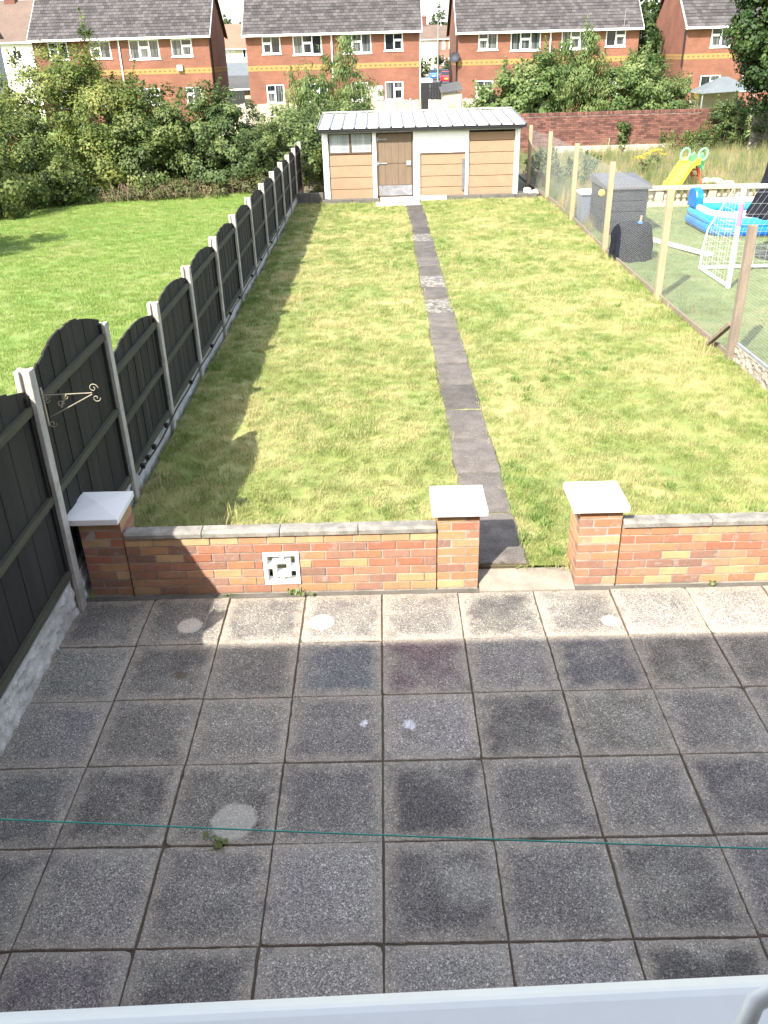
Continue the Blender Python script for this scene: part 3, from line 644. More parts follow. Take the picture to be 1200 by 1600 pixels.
win = part('window', wf, 'dbrown', shed)
for a, b in ((X0+.03, -.835), (-.775, X1-.03)):
    part('pane', MB().box(a, b, sy+.03, sy+.036, Z0+.045, Z1-.03), 'reed', win)
    g = MB()
    for k in range(1, 9): q = a+(b-a)*k/9; g.box(q-.003, q+.003, sy+.024, sy+.0295, Z0+.045, Z1-.03)
    for k in range(1, 5): q = Z0+.045+(Z1-Z0-.075)*k/5; g.box(a, b, sy+.020, sy+.0235, q-.003, q+.003)
    part('window_grid', g, 'grey', win, kind='stuff')
part('door_frame', MB().box(-.055, -.005, sy-.01, sy+.08, .17, 1.88).box(.965, .998, sy-.01, sy+.08, .17, 1.88).box(-.005, .965, sy-.01, sy+.08, 1.845, 1.88).box(-.005, .965, sy-.01, sy+.08, .08, .17), 'dbrown', shed)
dr = part('door', MB().box(.0, .96, sy+.015, sy+.055, .46, 1.84), 'door', shed)
for k in range(5):
    a = .004+.19*k; part('plank', MB().box(a, a+.184, sy+.003, sy+.0145, .465, 1.835), 'door', dr, bevel=.002)
part('ledge', MB().box(.01, .95, sy-.012, sy+.002, 1.06, 1.10), 'door', dr)
part('tread_plate', MB().box(-.003, .962, sy-.02, sy+.012, .175, .455), 'plate', dr)
g = MB()
for i in range(16):
    for j in range(5): 
        cx_, cz_ = .03+.06*i, .205+.055*j; s_ = 1 if (i+j) % 2 else -1
        g.bar((cx_-.014, sy-.022, cz_-.014*s_), (cx_+.014, sy-.022, cz_+.014*s_), .006, .008)
part('tread_bars', g, 'grey', dr, kind='stuff')
for z in (1.06, 1.70): part('hinge', MB().box(-.03, .25, sy-.024, sy-.0135, z-.016, z+.016).box(-.045, .0, sy-.026, sy-.014, z-.05, z+.05), 'grey', dr)
part('hasp', MB().box(.80, .94, sy-.026, sy-.014, .99, 1.12), 'grey', dr)
# roof of ribbed sheets sloping up to the back
ry0, ry1, rz0, rz1 = 20.38, 23.45, 2.02, 2.235; rx0, rx1 = -1.70, 4.17
def rz_at(y): return rz0+(rz1-rz0)*(y-ry0)/(ry1-ry0)
nr = 17; pw = (rx1-rx0)/nr
part('roof', MB().prism([(ry0+.02, rz0-.03), (ry1-.02, rz1-.03), (ry1-.02, rz1-.012), (ry0+.02, rz0-.012)], 'x', rx0+.02, rx1-.02), 'dark', shed)
rf = shed.children[-1]
for i in range(nr):
    a, b = rx0+pw*i, rx0+pw*(i+1)
    mb = MB().prism([(ry0, rz0-.008), (ry1, rz1-.008), (ry1, rz1), (ry0, rz0)], 'x', a+.004, b-.004)
    part('roof_sheet', mb, 'sheet', rf)
for i in range(nr+1):
    a = rx0+pw*i; mb = MB().prism([(ry0-.006, rz0+.004), (ry1+.004, rz1+.004), (ry1+.004, rz1+.034), (ry0-.006, rz0+.034)], 'x', a-.022, a+.022)
    part('roof_rib', mb, 'rib', rf)
    part('bolt', MB().lathe([(.026, 0), (.026, .02), (.008, .032)], (a, ry0+.02, rz0-.012), 10).box(a-.028, a+.028, ry0-.016, ry0-.007, rz0-.06, rz0+.02), 'dark', rf)
part('ridge_strip', MB().box(rx0, rx1, ry1-.08, ry1+.02, rz1+.036, rz1+.06), 'white', rf)
part('fascia', MB().box(rx0+.06, rx1-.06, ry0+.10, ry0+.14, 1.885, rz0-.035), 'grey', shed)
part('gutter', MB().prism([(ry0-.03, 1.985), (ry0+.09, 1.985), (ry0+.09, 1.935), (ry0-.005, 1.935), (ry0-.03, 1.95)], 'x', rx0+.01, rx1-.01), 'dark', shed)
part('downpipe', MB().tube([(4.01, sy-.06, 1.9), (4.01, sy-.06, .12)], .035, 10), 'white', shed, smooth=True)
# edging in front of the shed
ek = thing('edging', (1.2, 20.2, .05), 'dark concrete edging kerbs along the foot of the shed', 'edging')
for a, b, y in ((-1.75, -.80, 20.18), (-.78, .0, 20.18), (1.98, 2.95, 20.38), (2.97, 3.95, 20.40), (3.97, 4.6, 20.42)):
    part('kerb', MB().box(a, b, y, y+.24, .02, .155), 'kerb', ek, bevel=.01)
st = thing('doorstep', (.5, 19.7, .05), 'pale concrete slabs laid before the brown shed door', 'step')
for a, b, y0, y1, z in ((-.10, .62, 19.24, 19.78, .125), (.64, 1.14, 19.24, 19.78, .12), (.03, 1.15, 19.80, 20.55, .15)):
    part('slab', MB().box(a, b, y0, y1, .03, z), 'pale', st, bevel=.008)
solo('paving_strip', MB().box(1.2, 1.96, 20.30, 20.58, .03, .16), 'pale', (1.6, 20.4, .03), 'pale strip of concrete just right of the shed doorstep', 'paving', bevel=.008)
bk = thing('block_edging', (-2.1, 20.3, .08), 'two dark concrete blocks between the fence end and the shed', 'blocks')
for a, b in ((-2.37, -2.03), (-2.02, -1.63)): part('block', MB().box(a, b, 20.25, 20.45, .05, .34), 'kerb', bk, bevel=.01)

# ------------------------------------------------------------------ right boundary
def netting(par, x, ya, yb, z0, z1, pitch=.036, rr=.0009, name='wire_netting', sd=0, xb=None):
    mb = MB(); n = int((yb-ya)/pitch); mz = int((z1-z0)/pitch); xb = x if xb is None else xb
    def P_(y, z):
        u = (y-ya)/(yb-ya); w_ = .03*noise.noise((y*.8, z*1.3, sd))*math.sin(math.pi*u)
        return Vector((x+(xb-x)*u+w_, y, z+.01*noise.noise((y*1.1, z, sd+5))))
    for i in range(n+1):
        y = ya+(yb-ya)*i/n; mb.tube([P_(y, z0+(z1-z0)*k/4) for k in range(5)], rr, 3)
    for j in range(mz+1):
        z = z0+(z1-z0)*j/mz; mb.tube([P_(ya+(yb-ya)*k/8, z) for k in range(9)], rr, 3)
    return part(name, mb, 'wire', par, kind='stuff')
RY = [5.33, 8.60, 12.46, 16.40, 20.04, 22.5]; RXs = [4.72, 4.69, 4.70, 4.80, 4.82, 4.66]
nf = thing('wire_fence', (4.75, 13, .1), 'wire netting fence on square pale timber posts along the right of the lawn', 'fence')
for i, (y, x) in enumerate(zip(RY, RXs)):
    w = .05
    mb = MB().box(x-w, x+w, y-w, y+w, -.1, 1.83)
    o = part('post', mb, 'oldtimber' if i == 0 else 'timber', nf, bevel=.006)
for i in range(5): netting(nf, RXs[i]+.06, RY[i]+.05, RY[i+1]-.05, .12, 1.70 if i else 1.62, sd=i, xb=RXs[i+1]+.06)
for i in range(5): part('base_board', MB().bar((RXs[i]+.02, RY[i]+.06, .11), (RXs[i+1]+.02, RY[i+1]-.06, .11), .03, .10), 'oldtimber', nf)
solo('timber_brace', MB().bar((4.62, 5.98, .08), (4.68, 5.385, .56), .07, .05), 'oldtimber', (4.64, 5.7, .05), 'short dark timber prop leaning on the weathered fence post', 'prop', bevel=.004)
nf2 = thing('mesh_fence', (4.78, 1, .0), 'square mesh panel fence above rock faced gravel board at right edge', 'fence')
RY2 = [-4.30, -1.1, 2.1]
for y in RY2: part('post', MB().box(4.71, 4.81, y-.05, y+.05, -.1, 1.83), 'oldtimber', nf2, bevel=.006)
for a, b in zip(RY2, RY2[1:]+[5.33]):
    y0, y1 = a+.056, b-.056
    netting(nf2, 4.77, y0, y1, .34, 1.66, .036, .0013, 'wire_mesh')
    part('bottom_rail', MB().box(4.75, 4.79, y0, y1, .305, .335), 'grey', nf2)
    mb = MB(); n, mz = int((y1-y0)/.02), 14; vs = []
    for q in range(mz+1):
        for b_ in range(n+1):
            y, z = y0+(y1-y0)*b_/n, -.02+.32*q/mz; k = .9-2.6*noise.voronoi((y*9, z*15, 3))[0][0]+.5*noise.noise((y*37, z*50, 9)); vs.append((4.735-(.02*k if 0 < q < mz else 0), y, z))
    mb.add(vs, [(q*(n+1)+b_, q*(n+1)+b_+1, (q+1)*(n+1)+b_+1, (q+1)*(n+1)+b_) for q in range(mz) for b_ in range(n)]).box(4.752, 4.80, y0, y1, -.02, .30)
    mb.add([(4.735, y0, .30), (4.752, y0, .30), (4.752, y1, .30), (4.735, y1, .30)], [(0, 1, 2, 3)])
    part('gravel_board', mb, 'gravel2', nf2)

# ------------------------------------------------------------------ next garden: things on the grass
bx_ = thing('storage_box', (5.55, 15, .08), 'tall dark grey plastic garden storage box behind the wire fence', 'storage box')
mb = MB().box(5.1, 6.0, 14.2, 15.8, .08, 1.06); part('body', mb, 'bin', bx_, bevel=.02)
for k in range(4):
    z = .14+.23*k; part('panel', MB().box(5.16, 5.94, 14.178, 14.199, z, z+.205), 'bin', bx_, bevel=.008)
    part('panel', MB().box(5.078, 5.099, 14.28, 15.72, z, z+.205), 'bin', bx_, bevel=.008)
part('lid', MB().prism([(14.12, 1.065), (15.86, 1.065), (15.86, 1.20), (15.7, 1.235), (14.3, 1.155), (14.12, 1.12)], 'x', 5.04, 6.06), 'binlid', bx_, bevel=.015)
tb = thing('tub', (5.06, 16, .08), 'low grey tub with pale lid beside the tall storage box', 'tub')
part('body', MB().prism([(4.90, .08), (5.26, .08), (5.30, .74), (4.86, .74)], 'y', 15.78, 16.25), 'tub', tb, bevel=.02)
part('lid', MB().box(4.85, 5.32, 15.74, 16.29, .742, .80).box(4.90, 5.27, 15.80, 16.23, .80, .825), 'clear', tb, bevel=.012)
solo('ball', MB().sphere((4.90, 13.95, 1.04), .075, 12), 'yellow', (4.90, 13.95, 1.04), 'small yellow ball caught in the wire netting before the tall storage box', 'ball', smooth=True)
bq = thing('barbecue', (5.06, 11.75, .08), 'round barbecue under a dark fitted cover by the wire fence', 'barbecue')
mb = MB(); n, mz = 40, 14; vs = []
for a in range(mz+1):
    t = a/mz; z = .09+.70*(1-(1-t)**1.9) if t < 1 else .80
    r0 = .40*(1.0-.10*t)*math.sqrt(max(0, 1-max(0, (t-.35)/.65)**2.6))+.005
    for b in range(n):
        an = 2*math.pi*b/n; k = 1+.07*math.sin(an*9+3*t)*(1-t)+.12*noise.noise((math.cos(an)*2, math.sin(an)*2, t*3)); vs.append((5.06+r0*k*math.cos(an), 11.75+r0*k*math.sin(an), z))
mb.add(vs, [(a*n+b, a*n+(b+1) % n, (a+1)*n+(b+1) % n, (a+1)*n+b) for a in range(mz) for b in range(n)]+[tuple(range(mz*n, mz*n+n))])
part('cover', mb, 'cover', bq, smooth=True)
part('drawstring', MB().tube([(5.06+.375*math.cos(a), 11.75+.375*math.sin(a), .16) for a in [i*math.pi/12 for i in range(24)]], .012, 6, closed=True), 'dark', bq)
sk = thing('scrubbing_brush', (5.14, 11.62, .76), 'wooden handled brush with blue head standing on the covered barbecue', 'brush')
part('handle', MB().tube([(5.14, 11.62, .80), (5.155, 11.62, .93)], .024, 8), 'timber', sk, smooth=True)
part('head', MB().lathe([(.05, 0), (.06, .02), (.05, .05)], (5.14, 11.62, .765), 12), 'pblue', sk)
solo('plank', MB().bar((5.92, 13.5, .125), (6.64, 11.7, .125), .17, .04), 'white', (6.3, 12.6, .1), 'long white plank lying on the grass behind the fence', 'plank', bevel=.006)
# low decorative concrete balustrade
bl = thing('balustrade', (8.6, 18, .1), 'low cream concrete balustrade with rows of openings behind the pool', 'balustrade')
part('base_rail', MB().box(6.0, 11.6, 17.90, 18.10, .05, .20), 'cast', bl, bevel=.01)
part('top_rail', MB().box(5.98, 11.62, 17.86, 18.14, .50, .59), 'cast', bl, bevel=.012)
for k in range(5): x = 6.0+1.4*k; part('pier', MB().box(x-.10, x+.10, 17.90, 18.10, .201, .499), 'cast', bl, bevel=.008)
bal = MB().lathe([(.058, 0), (.058, .03), (.034, .05), (.066, .12), (.05, .17), (.034, .22), (.058, .265), (.058, .298)], (0, 0, 0), 10).mesh('baluster', M['cast'], smooth=True)
for k in range(4):
    for j in range(7): obj('baluster', bal, bl, Vector((6.0+1.4*k+.19+.17*j, 18, .2005))-bl.location)
# slide
sd = thing('slide', (9.2, 21.5, .1), 'yellow toddler slide with green looped handles and red ladder among the weeds', 'slide')
prof = [(8.60, .13), (8.72, .16), (8.86, .30), (9.02, .50), (9.18, .66), (9.32, .74), (9.52, .76)]
mb = MB(); vs = []; sec = [(-.27, .13), (-.24, .13), (-.20, .0), (.20, .0), (.24, .13), (.27, .13), (.27, -.05), (-.27, -.05)]
for x, z in prof:
    for dy, dz in sec: vs.append((x, 21.5+dy, z+dz))
k = len(sec); mb.add(vs, [(i*k+j, i*k+(j+1) % k, (i+1)*k+(j+1) % k, (i+1)*k+j) for i in range(len(prof)-1) for j in range(k)]+[tuple(range(k)), tuple(range((len(prof)-1)*k, len(prof)*k))])
part('chute', mb, 'yellow', sd, smooth=True)
part('head_panel', MB().prism([(9.50, .64), (9.82, .52), (9.80, .86), (9.70, 1.02), (9.52, .90)], 'y', 21.33, 21.37).prism([(9.50, .64), (9.82, .52), (9.80, .86), (9.70, 1.02), (9.52, .90)], 'y', 21.63, 21.67), 'green', sd, bevel=.01)
for cx, cy in ((9.33, 21.68), (9.66, 21.30)):
    part('loop_handle', MB().tube([(cx+.13*math.cos(a)*.85+.03*math.sin(a), cy-.13*math.cos(a)*.53, .97+.165*math.sin(a)) for a in [i*math.pi/12 for i in range(24)]], .03, 8, closed=True), 'green', sd, smooth=True)
for cy in (21.36, 21.64): part('ladder_rail', MB().bar((9.52, cy, .69), (9.84, cy, .08), .05, .09), 'red', sd, bevel=.01)
for z, x in ((.52, 9.60), (.34, 9.70), (.18, 9.79)): part('rung', MB().box(x-.04, x+.06, 21.38, 21.62, z, z+.04), 'red', sd)
for i, (x, y, s_) in enumerate(((9.98, 21.95, .2), (10.25, 21.75, .24), (10.50, 21.40, .2))):
    mb = MB(); vs = []; n = 10
    mb.sphere((x, y, .1+s_*.25), s_, 8, rz=s_*.5); mb.v = [(v[0]+.06*noise.noise((v[0]*6, v[1]*6, v[2]*6)), v[1]+.06*noise.noise((v[0]*6+9, v[1]*6, v[2]*6)), v[2]+.05*noise.noise((v[0]*6, v[1]*6+7, v[2]*6))) for v in mb.v]
    solo('rock', mb, 'stone', (x, y, .1), ('smallest pale rock, nearest the red ladder of the slide', 'middle pale rock lying behind the slide', 'pale rock farthest right behind the slide')[i], 'rock', 'pale rocks behind the slide', smooth=True)
sd.rotation_euler = (0, 0, rad(32))
# paddling pool
pl = thing('paddling_pool', (8.8, 14.8, .08), 'blue and white inflatable paddling pool behind the white goal', 'paddling pool')
def rrect(x0, x1, y0, y1, r, z, n=8):
    o = []
    for cx, cy, a0 in ((x1-r, y1-r, 0), (x0+r, y1-r, 90), (x0+r, y0+r, 180), (x1-r, y0+r, 270)):
        for i in range(n): a = rad(a0+90*i/(n-1)); o.append((cx+r*math.cos(a), cy+r*math.sin(a), z))
    return o
PX0, PX1, PY0, PY1 = 7.30, 10.3, 13.55, 16.0
part('lower_ring', MB().tube(rrect(PX0+.12, PX1-.12, PY0+.12, PY1-.12, .6, .20), .13, 10, closed=True), 'pblue', pl, smooth=True)
part('middle_ring', MB().tube(rrect(PX0+.13, PX1-.13, PY0+.13, PY1-.13, .6, .38), .12, 10, closed=True), 'paqua', pl, smooth=True)
part('rim', MB().tube(rrect(PX0+.13, PX1-.13, PY0+.13, PY1-.13, .6, .52), .075, 10, closed=True), 'pwhite', pl, smooth=True)
part('liner', MB().box(PX0+.22, PX1-.22, PY0+.22, PY1-.22, .09, .30), 'paqua', pl)
bp_ = [(-.3, .5), (.3, .5), (.3, .74), (.22, .88), (0, .93), (-.22, .88), (-.3, .74)]
part('backrest', MB().prism([(15.2+p, q) for p, q in bp_], 'x', 7.33, 7.51), 'pblue', pl, bevel=.03)
part('backrest', MB().prism([(9.5+p, q) for p, q in bp_], 'y', 15.78, 15.96), 'pblue', pl, bevel=.03)
part('seat', MB().prism([(8.1, .22), (8.8, .22), (8.8, .50), (8.65, .54), (8.15, .50)], 'y', 13.8, 14.5), 'pwhite', pl, bevel=.05)
# goal
gl = thing('goal', (7.2, 9.9, .08), 'white tubular football goal with pink tape on its post', 'goal')
GX0, GX1, GY, GB, GH = 6.07, 8.7, 9.12, 10.60, 1.76
for x in (GX0, GX1):
    part('post', MB().tube([(x, GY, .10), (x, GY, GH)], .038, 12), 'white', gl, smooth=True)
    part('side_bar', MB().tube([(x, GY+.03, .125), (x, GB, .125)], .032, 10), 'white', gl, smooth=True)
    part('back_stay', MB().tube([(x, GY+.02, GH), (x, GY+.22, GH-.005), (x, GY+.42, GH-.06), (x, GB-.12, .85), (x, GB, .50), (x, GB, .125)], .016, 8), 'white', gl, smooth=True)
part('tape', MB().tube([(GX0, GY, 1.13), (GX0, GY, 1.50)], .0395, 12), 'pink', gl, smooth=True)
part('crossbar', MB().tube([(GX0, GY, GH), (GX1, GY, GH)], .038, 12), 'white', gl, smooth=True)
part('ground_bar', MB().tube([(GX0, GB, .125), (GX1, GB, .125)], .032, 10), 'white', gl, smooth=True)
nb = MB(); prof = [(GY+.04, GH), (GY+.22, GH-.01), (GY+.42, GH-.07), (GB-.12, .85), (GB, .50), (GB, .14)]
def along(t):
    t *= len(prof)-1; i = min(int(t), len(prof)-2); u = t-i; return prof[i][0]+(prof[i+1][0]-prof[i][0])*u, prof[i][1]+(prof[i+1][1]-prof[i][1])*u
for i in range(25):
    x = GX0+(GX1-GX0)*i/24; nb.tube([(x, *p) for p in prof], .0016, 3)
for j in range(20):
    y, z = along(j/19); nb.tube([(GX0, y, z), ((GX0+GX1)/2, y, z-.02), (GX1, y, z)], .0016, 3)
for x in (GX0, GX1):
    for j in range(1, 13):
        z = .14+(GH-.2)*j/13
        t = next((k/60 for k in range(61) if along(k/60)[1] <= z), 1); nb.tube([(x, GY, z), (x, along(t)[0], z)], .0016, 3)
    for j in range(1, 11):
        y = GY+(GB-GY)*j/11; t = next((k/60 for k in range(61) if along(k/60)[0] >= y), 1); nb.tube([(x, y, .14), (x, y, along(t)[1])], .0016, 3)
part('net', nb, 'white', gl, kind='stuff')
# folded black parasol
pa = thing('parasol', (7.75, 11.5, .08), 'folded black garden parasol standing behind the goal', 'parasol')
part('base', MB().lathe([(.28, 0), (.28, .05), (.06, .09), (.04, .25)], (7.75, 11.5, .085), 20), 'dark', pa, smooth=True)
part('pole', MB().tube([(7.75, 11.5, .3), (7.75, 11.5, 2.75)], .024, 10), 'dark', pa, smooth=True)
mb = MB(); n = 32; vs = []; cp_ = [(2.72, .05), (2.4, .18), (2.0, .30), (1.6, .345), (1.35, .40), (1.1, .47), (.88, .56)]
for z, r_ in cp_:
    for b in range(n): a = 2*math.pi*b/n; vs.append((7.75+r_*(1+.13*math.cos(8*a))*math.cos(a), 11.5+r_*(1+.13*math.cos(8*a))*math.sin(a), z))
mb.add(vs, [(i*n+j, i*n+(j+1) % n, (i+1)*n+(j+1) % n, (i+1)*n+j) for i in range(len(cp_)-1) for j in range(n)]+[tuple(range(n))])
part('canopy', mb, 'cover', pa, smooth=True)

# ------------------------------------------------------------------ old brick wall behind the next garden
ow = thing('brick_wall', (9, 32.1, 0), 'long old red brick wall beyond the weeds and the slide', 'wall')
part('core', MB().box(1.5, 14.9, 32.02, 32.20, -.1, 1.49), 'mortar', ow)
mb = MB(); rr = random.Random(4)
for k in range(19):
    x = 1.5-(.1125 if k % 2 else 0)
    while x < 14.9:
        mb.box(max(x, 1.5), min(x+.215, 14.9), 32.0+rr.uniform(-.006, .004), 32.019, .02+k*.0755, .02+k*.0755+.065, 0, rr.random()); x += .225
part('brick_courses', mb, 'oldbrick', ow, kind='stuff')
mb = MB(); x = 1.5
while x < 14.85: mb.box(x, x+.068, 31.99, 32.215, 1.485+rr.uniform(-.006, .006), 1.59+rr.uniform(-.01, .01), 0, rr.random()); x += .078
part('brick_coping', mb, 'oldbrick', ow, kind='stuff')
part('concrete_plinth', MB().box(7.2, 12.0, 31.86, 31.99, .0, .33), 'pale', ow, bevel=.01)

# grey board fence at the far right end of that wall
def board_fence(name, x0, x1, y, z0, z1, bw, label, mtl, lean=0, group=None, rails=True, posts=()):
    t = thing(name, ((x0+x1)/2, y, z0), label, 'fence', group); x = x0; rr = random.Random(int(x0*10))
    part('rail', MB().box(x0, x1, y+.014, y+.05, z0+.25, z0+.33).box(x0, x1, y+.014, y+.05, z1-.33, z1-.25), mtl, t)
    while x < x1-.02:
        b = min(x+bw, x1); h = rr.uniform(-.03, .02)
        mb = MB().box(x+.004, b-.004, y-.01+rr.uniform(-.004, .004), y+.011, z0+.02, z1+h, 0, rr.random()); part('board', mb, mtl, t); x = b
    for p in posts: part('post', MB().box(p-.05, p+.05, y-.06, y+.04, z0-.1, z1+.06), 'post', t)
    return t
board_fence('board_fence', 14.6, 18.6, 30.6, .05, 1.75, .14, 'grey weathered board fence under the big tree at right', 'wood2')
board_fence('board_fence', -8.8, -2.5, 45.9, .05, 1.62, .15, 'tan board fence behind the hedge in front of middle house', 'fence', posts=(-7.35,))
board_fence('board_fence', -1.6, 2.35, 46.0, .05, 1.62, .14, 'pale board fence showing just above left half of shed roof', 'fence', posts=(1.75,))
board_fence('board_fence', 2.75, 6.6, 46.1, .05, 1.60, .14, 'pale board fence above shed roof, right of its dark gap', 'fence', posts=(4.5,))

# ------------------------------------------------------------------ houses
def holed(mb, x0, x1, z0, z1, y, holes, mi, depth=.09):
    xs = sorted({x0, x1, *[h[0] for h in holes], *[h[1] for h in holes]}); zs = sorted({z0, z1, *[h[2] for h in holes], *[h[3] for h in holes]})
    for a, b in zip(xs[:-1], xs[1:]):
        for c, d in zip(zs[:-1], zs[1:]):
            if any(h[0] <= a and b <= h[1] and h[2] <= c and d <= h[3] for h in holes): continue
            mb.add([(a, y, c), (b, y, c), (b, y, d), (a, y, d)], [(0, 1, 2, 3)], mi)
    for h in holes:
        a, b, c, d = h[:4]
        mb.add([(a, y, c), (a, y, d), (a, y+depth, d), (a, y+depth, c)], [(0, 1, 2, 3)], mi+1); mb.add([(b, y, c), (b, y, d), (b, y+depth, d), (b, y+depth, c)], [(0, 1, 2, 3)], mi+1)
        mb.add([(a, y, c), (b, y, c), (b, y+depth, c), (a, y+depth, c)], [(0, 1, 2, 3)], mi); mb.add([(a, y, d), (b, y, d), (b, y+depth, d), (a, y+depth, d)], [(0, 1, 2, 3)], mi)
def far_window(h, y, layout, par, rr):
    x0, x1, z0, z1 = h[:4]; f = .075; y0, y1 = y+.03, y+.085; mb = MB(); panes = []
    mb.box(x0, x1, y0, y1, z0, z0+f).box(x0, x1, y0, y1, z1-f, z1).box(x0, x0+f, y0, y1, z0+f, z1-f).box(x1-f, x1, y0, y1, z0+f, z1-f)
    ix0, ix1, iz0, iz1 = x0+f, x1-f, z0+f, z1-f; W_ = ix1-ix0
    lights = {'tl': [(0, .48, 1), (.52, 1, 0)], 'tr': [(0, .48, 0), (.52, 1, 1)], 'mid': [(0, .30, 0), (.34, .66, 1), (.70, 1, 0)]}[layout]
    for i, (u, v, split) in enumerate(lights):
        a, b = ix0+W_*u, ix0+W_*v
        if i: mb.box(ix0+W_*lights[i-1][1], a, y0-.006, y1, iz0, iz1)
        if split:
            zc = iz0+(iz1-iz0)*.58; mb.box(a, b, y0-.004, y1, zc, zc+.10)
            g = .05
            mb.box(a, a+g, y0-.012, y0+.03, iz0, zc).box(b-g, b, y0-.012, y0+.03, iz0, zc).box(a+g, b-g, y0-.012, y0+.03, iz0, iz0+g).box(a+g, b-g, y0-.012, y0+.03, zc-g, zc)
            panes += [(a, b, iz0, zc), (a, b, zc+.10, iz1)]
        else: panes.append((a, b, iz0, iz1))
    mb.box(x0-.06, x1+.06, y-.05, y+.03, z0-.05, z0+.01)
    w = part('window', mb, 'white', par)
    for (a, b, c, d) in panes: part('pane', MB().box(a, b, y0+.032, y0+.038, c, d), 'curtain' if (rr.random() < .4 or (len(h) > 4)) else 'pane', w)
def tiled_roof(par, x0, x1, ye, ze, yr, zr, tw=.30, ex=.31):
    L_ = math.hypot(yr-ye, zr-ze); n = int(L_/ex); m = int((x1-x0)/tw); rr = random.Random(int(x0*7)); mb = MB(); dy, dz = (yr-ye)/L_, (zr-ze)/L_
    def Q(x, s, u): return (x, ye+dy*s-dz*u, ze+dz*s+abs(dy)*u)
    row_t = [rr.random() for _ in range(n)]
    for i in range(n):
        s0, s1 = i*ex-.01, (i+1)*ex+.02; off = tw/2 if i % 2 else 0
        for j in range(m+1):
            a, b = max(x0, x0+tw*j-off), min(x1, x0+tw*(j+1)-off)
            if b-a < .02: continue
            a += .006; b -= .006; h0 = .038+rr.uniform(0, .008)
            vs = [Q(a, s0, 0), Q(b, s0, 0), Q(b, s0, h0), Q(a, s0, h0), Q(a, s1, .01), Q(b, s1, .01)]
            mb.add(vs, [(0, 1, 2, 3), (3, 2, 5, 4), (0, 3, 4), (1, 5, 2)], 0, min(1, max(0, .3*row_t[i]+.9*rr.random()-.1)))
    rf = part('roof', MB().add([(x0, ye, ze-.02), (x1, ye, ze-.02), (x1, yr, zr-.02), (x0, yr, zr-.02), (x0, 2*yr-ye, ze-.02), (x1, 2*yr-ye, ze-.02)], [(0, 1, 2, 3), (3, 2, 5, 4)]), 'roof', par)
    part('roof_tiles', mb, 'roof', rf, kind='stuff')
    rt = MB(); x = x0
    while x < x1: rt.prism([(yr-.12, zr-.06), (yr, zr+.07), (yr+.12, zr-.06)], 'x', x+.004, min(x1, x+.44)); x += .45
    part('ridge_tiles', rt, 'roof', rf, kind='stuff')
    return rf
def semi(name, x0, x1, y, ze, dep, label, up, low, pipes, group='brick houses beyond the back gardens', gabled=True):
    t = thing(name, ((x0+x1)/2, y+dep/2, 0), label, 'house', group); mb = MB(); rr = random.Random(int(x0*13))
    holes = [w[:4] for w in up+low]
    holed(mb, x0, x1, -.1, ze, y, holes, 0); yr = y+dep/2; sl = .82; ov = .35; zr = ze+(dep/2+ov)*sl; zg = ze+(dep/2)*sl
    for x in (x0, x1):
        mb.add([(x, y, -.1), (x, y+dep, -.1), (x, y+dep, ze), (x, yr, zg), (x, y, ze)], [(0, 1, 2, 3, 4)], 1)
    mb.add([(x0, y+dep, -.1), (x1, y+dep, -.1), (x1, y+dep, ze), (x0, y+dep, ze)], [(0, 1, 2, 3)], 0)
    part('wall', mb, 'hb_x hb_y', t)
    for w in up+low: far_window(w[:4]+((1,) if len(w) > 5 else ()), y, w[4], t, rr)
    rfm = tiled_roof(t, x0-.18, x1+.18, y-ov, ze-.02, yr, zr)
    part('gutter', MB().box(x0-.18, x1+.18, y-ov-.10, y-ov+.005, ze-.16, ze-.03).box(x0-.18, x1+.18, y-ov+.005, y-.004, ze-.13, ze-.10), 'white', t)
    for x, sg in ((x0-.18, -1), (x1+.18, 1)):
        a, b = sorted((x-.012*sg, x+.02*sg))
        for s_ in (-1, 1):
            part('bargeboard', MB().prism([(yr+s_*(dep/2+ov), ze-.19), (yr+s_*(dep/2+ov), ze-.0), (yr, zr+.02), (yr, zr-.17)], 'x', a, b), 'dbrown' if s_ > 0 else 'white', t)
            xa, xb_ = sorted((a if sg > 0 else b, x-.17*sg)); 
            part('soffit', MB().prism([(yr+s_*(dep/2+ov), ze-.12), (yr+s_*(dep/2+ov), ze-.09), (yr, zr-.08), (yr, zr-.11)], 'x', xa+.003, xb_-.003), 'dbrown', t)
    mb = MB().box(x0-.01, x1+.01, y-.012, y-.002, 3.03, 3.36).box(x0-.012, x0-.003, y, y+dep, 3.03, 3.36).box(x1+.003, x1+.012, y, y+dep, 3.03, 3.36)
    bd = part('brick_band', mb, 'bandbrick', t); dm = MB(); x = x0+.2
    while x < x1-.1: dm.box(x, x+.13, y-.018, y-.013, 3.15, 3.24); x += .34
    yy = y+.2
    while yy < y+dep: dm.box(x0-.018, x0-.013, yy, yy+.13, 3.15, 3.24).box(x1+.013, x1+.018, yy, yy+.13, 3.15, 3.24); yy += .34
    part('band_brick', dm, 'dot', bd, kind='stuff')
    for px_, py_, zb_, mt in pipes: part('downpipe', MB().tube([(px_, py_, ze-.15), (px_, py_, zb_)], .05, 8), mt, t, smooth=True)
    return t
HY = 60.0
L_up = [(-22.4, -21.06, 4.05, 5.12, 'tl'), (-19.58, -18.15, 4.05, 5.12, 'tl', 1), (-16.9, -14.85, 3.95, 5.14, 'mid', 1), (-14.03, -12.6, 4.05, 5.12, 'tr')]
L_lo = [(-22.3, -21.1, 1.1, 2.2, 'tl'), (-19.5, -17.6, 1.1, 2.2, 'mid'), (-16.6, -15.2, 1.1, 2.2, 'tr'), (-13.4, -12.3, 1.1, 2.2, 'tl', 1)]
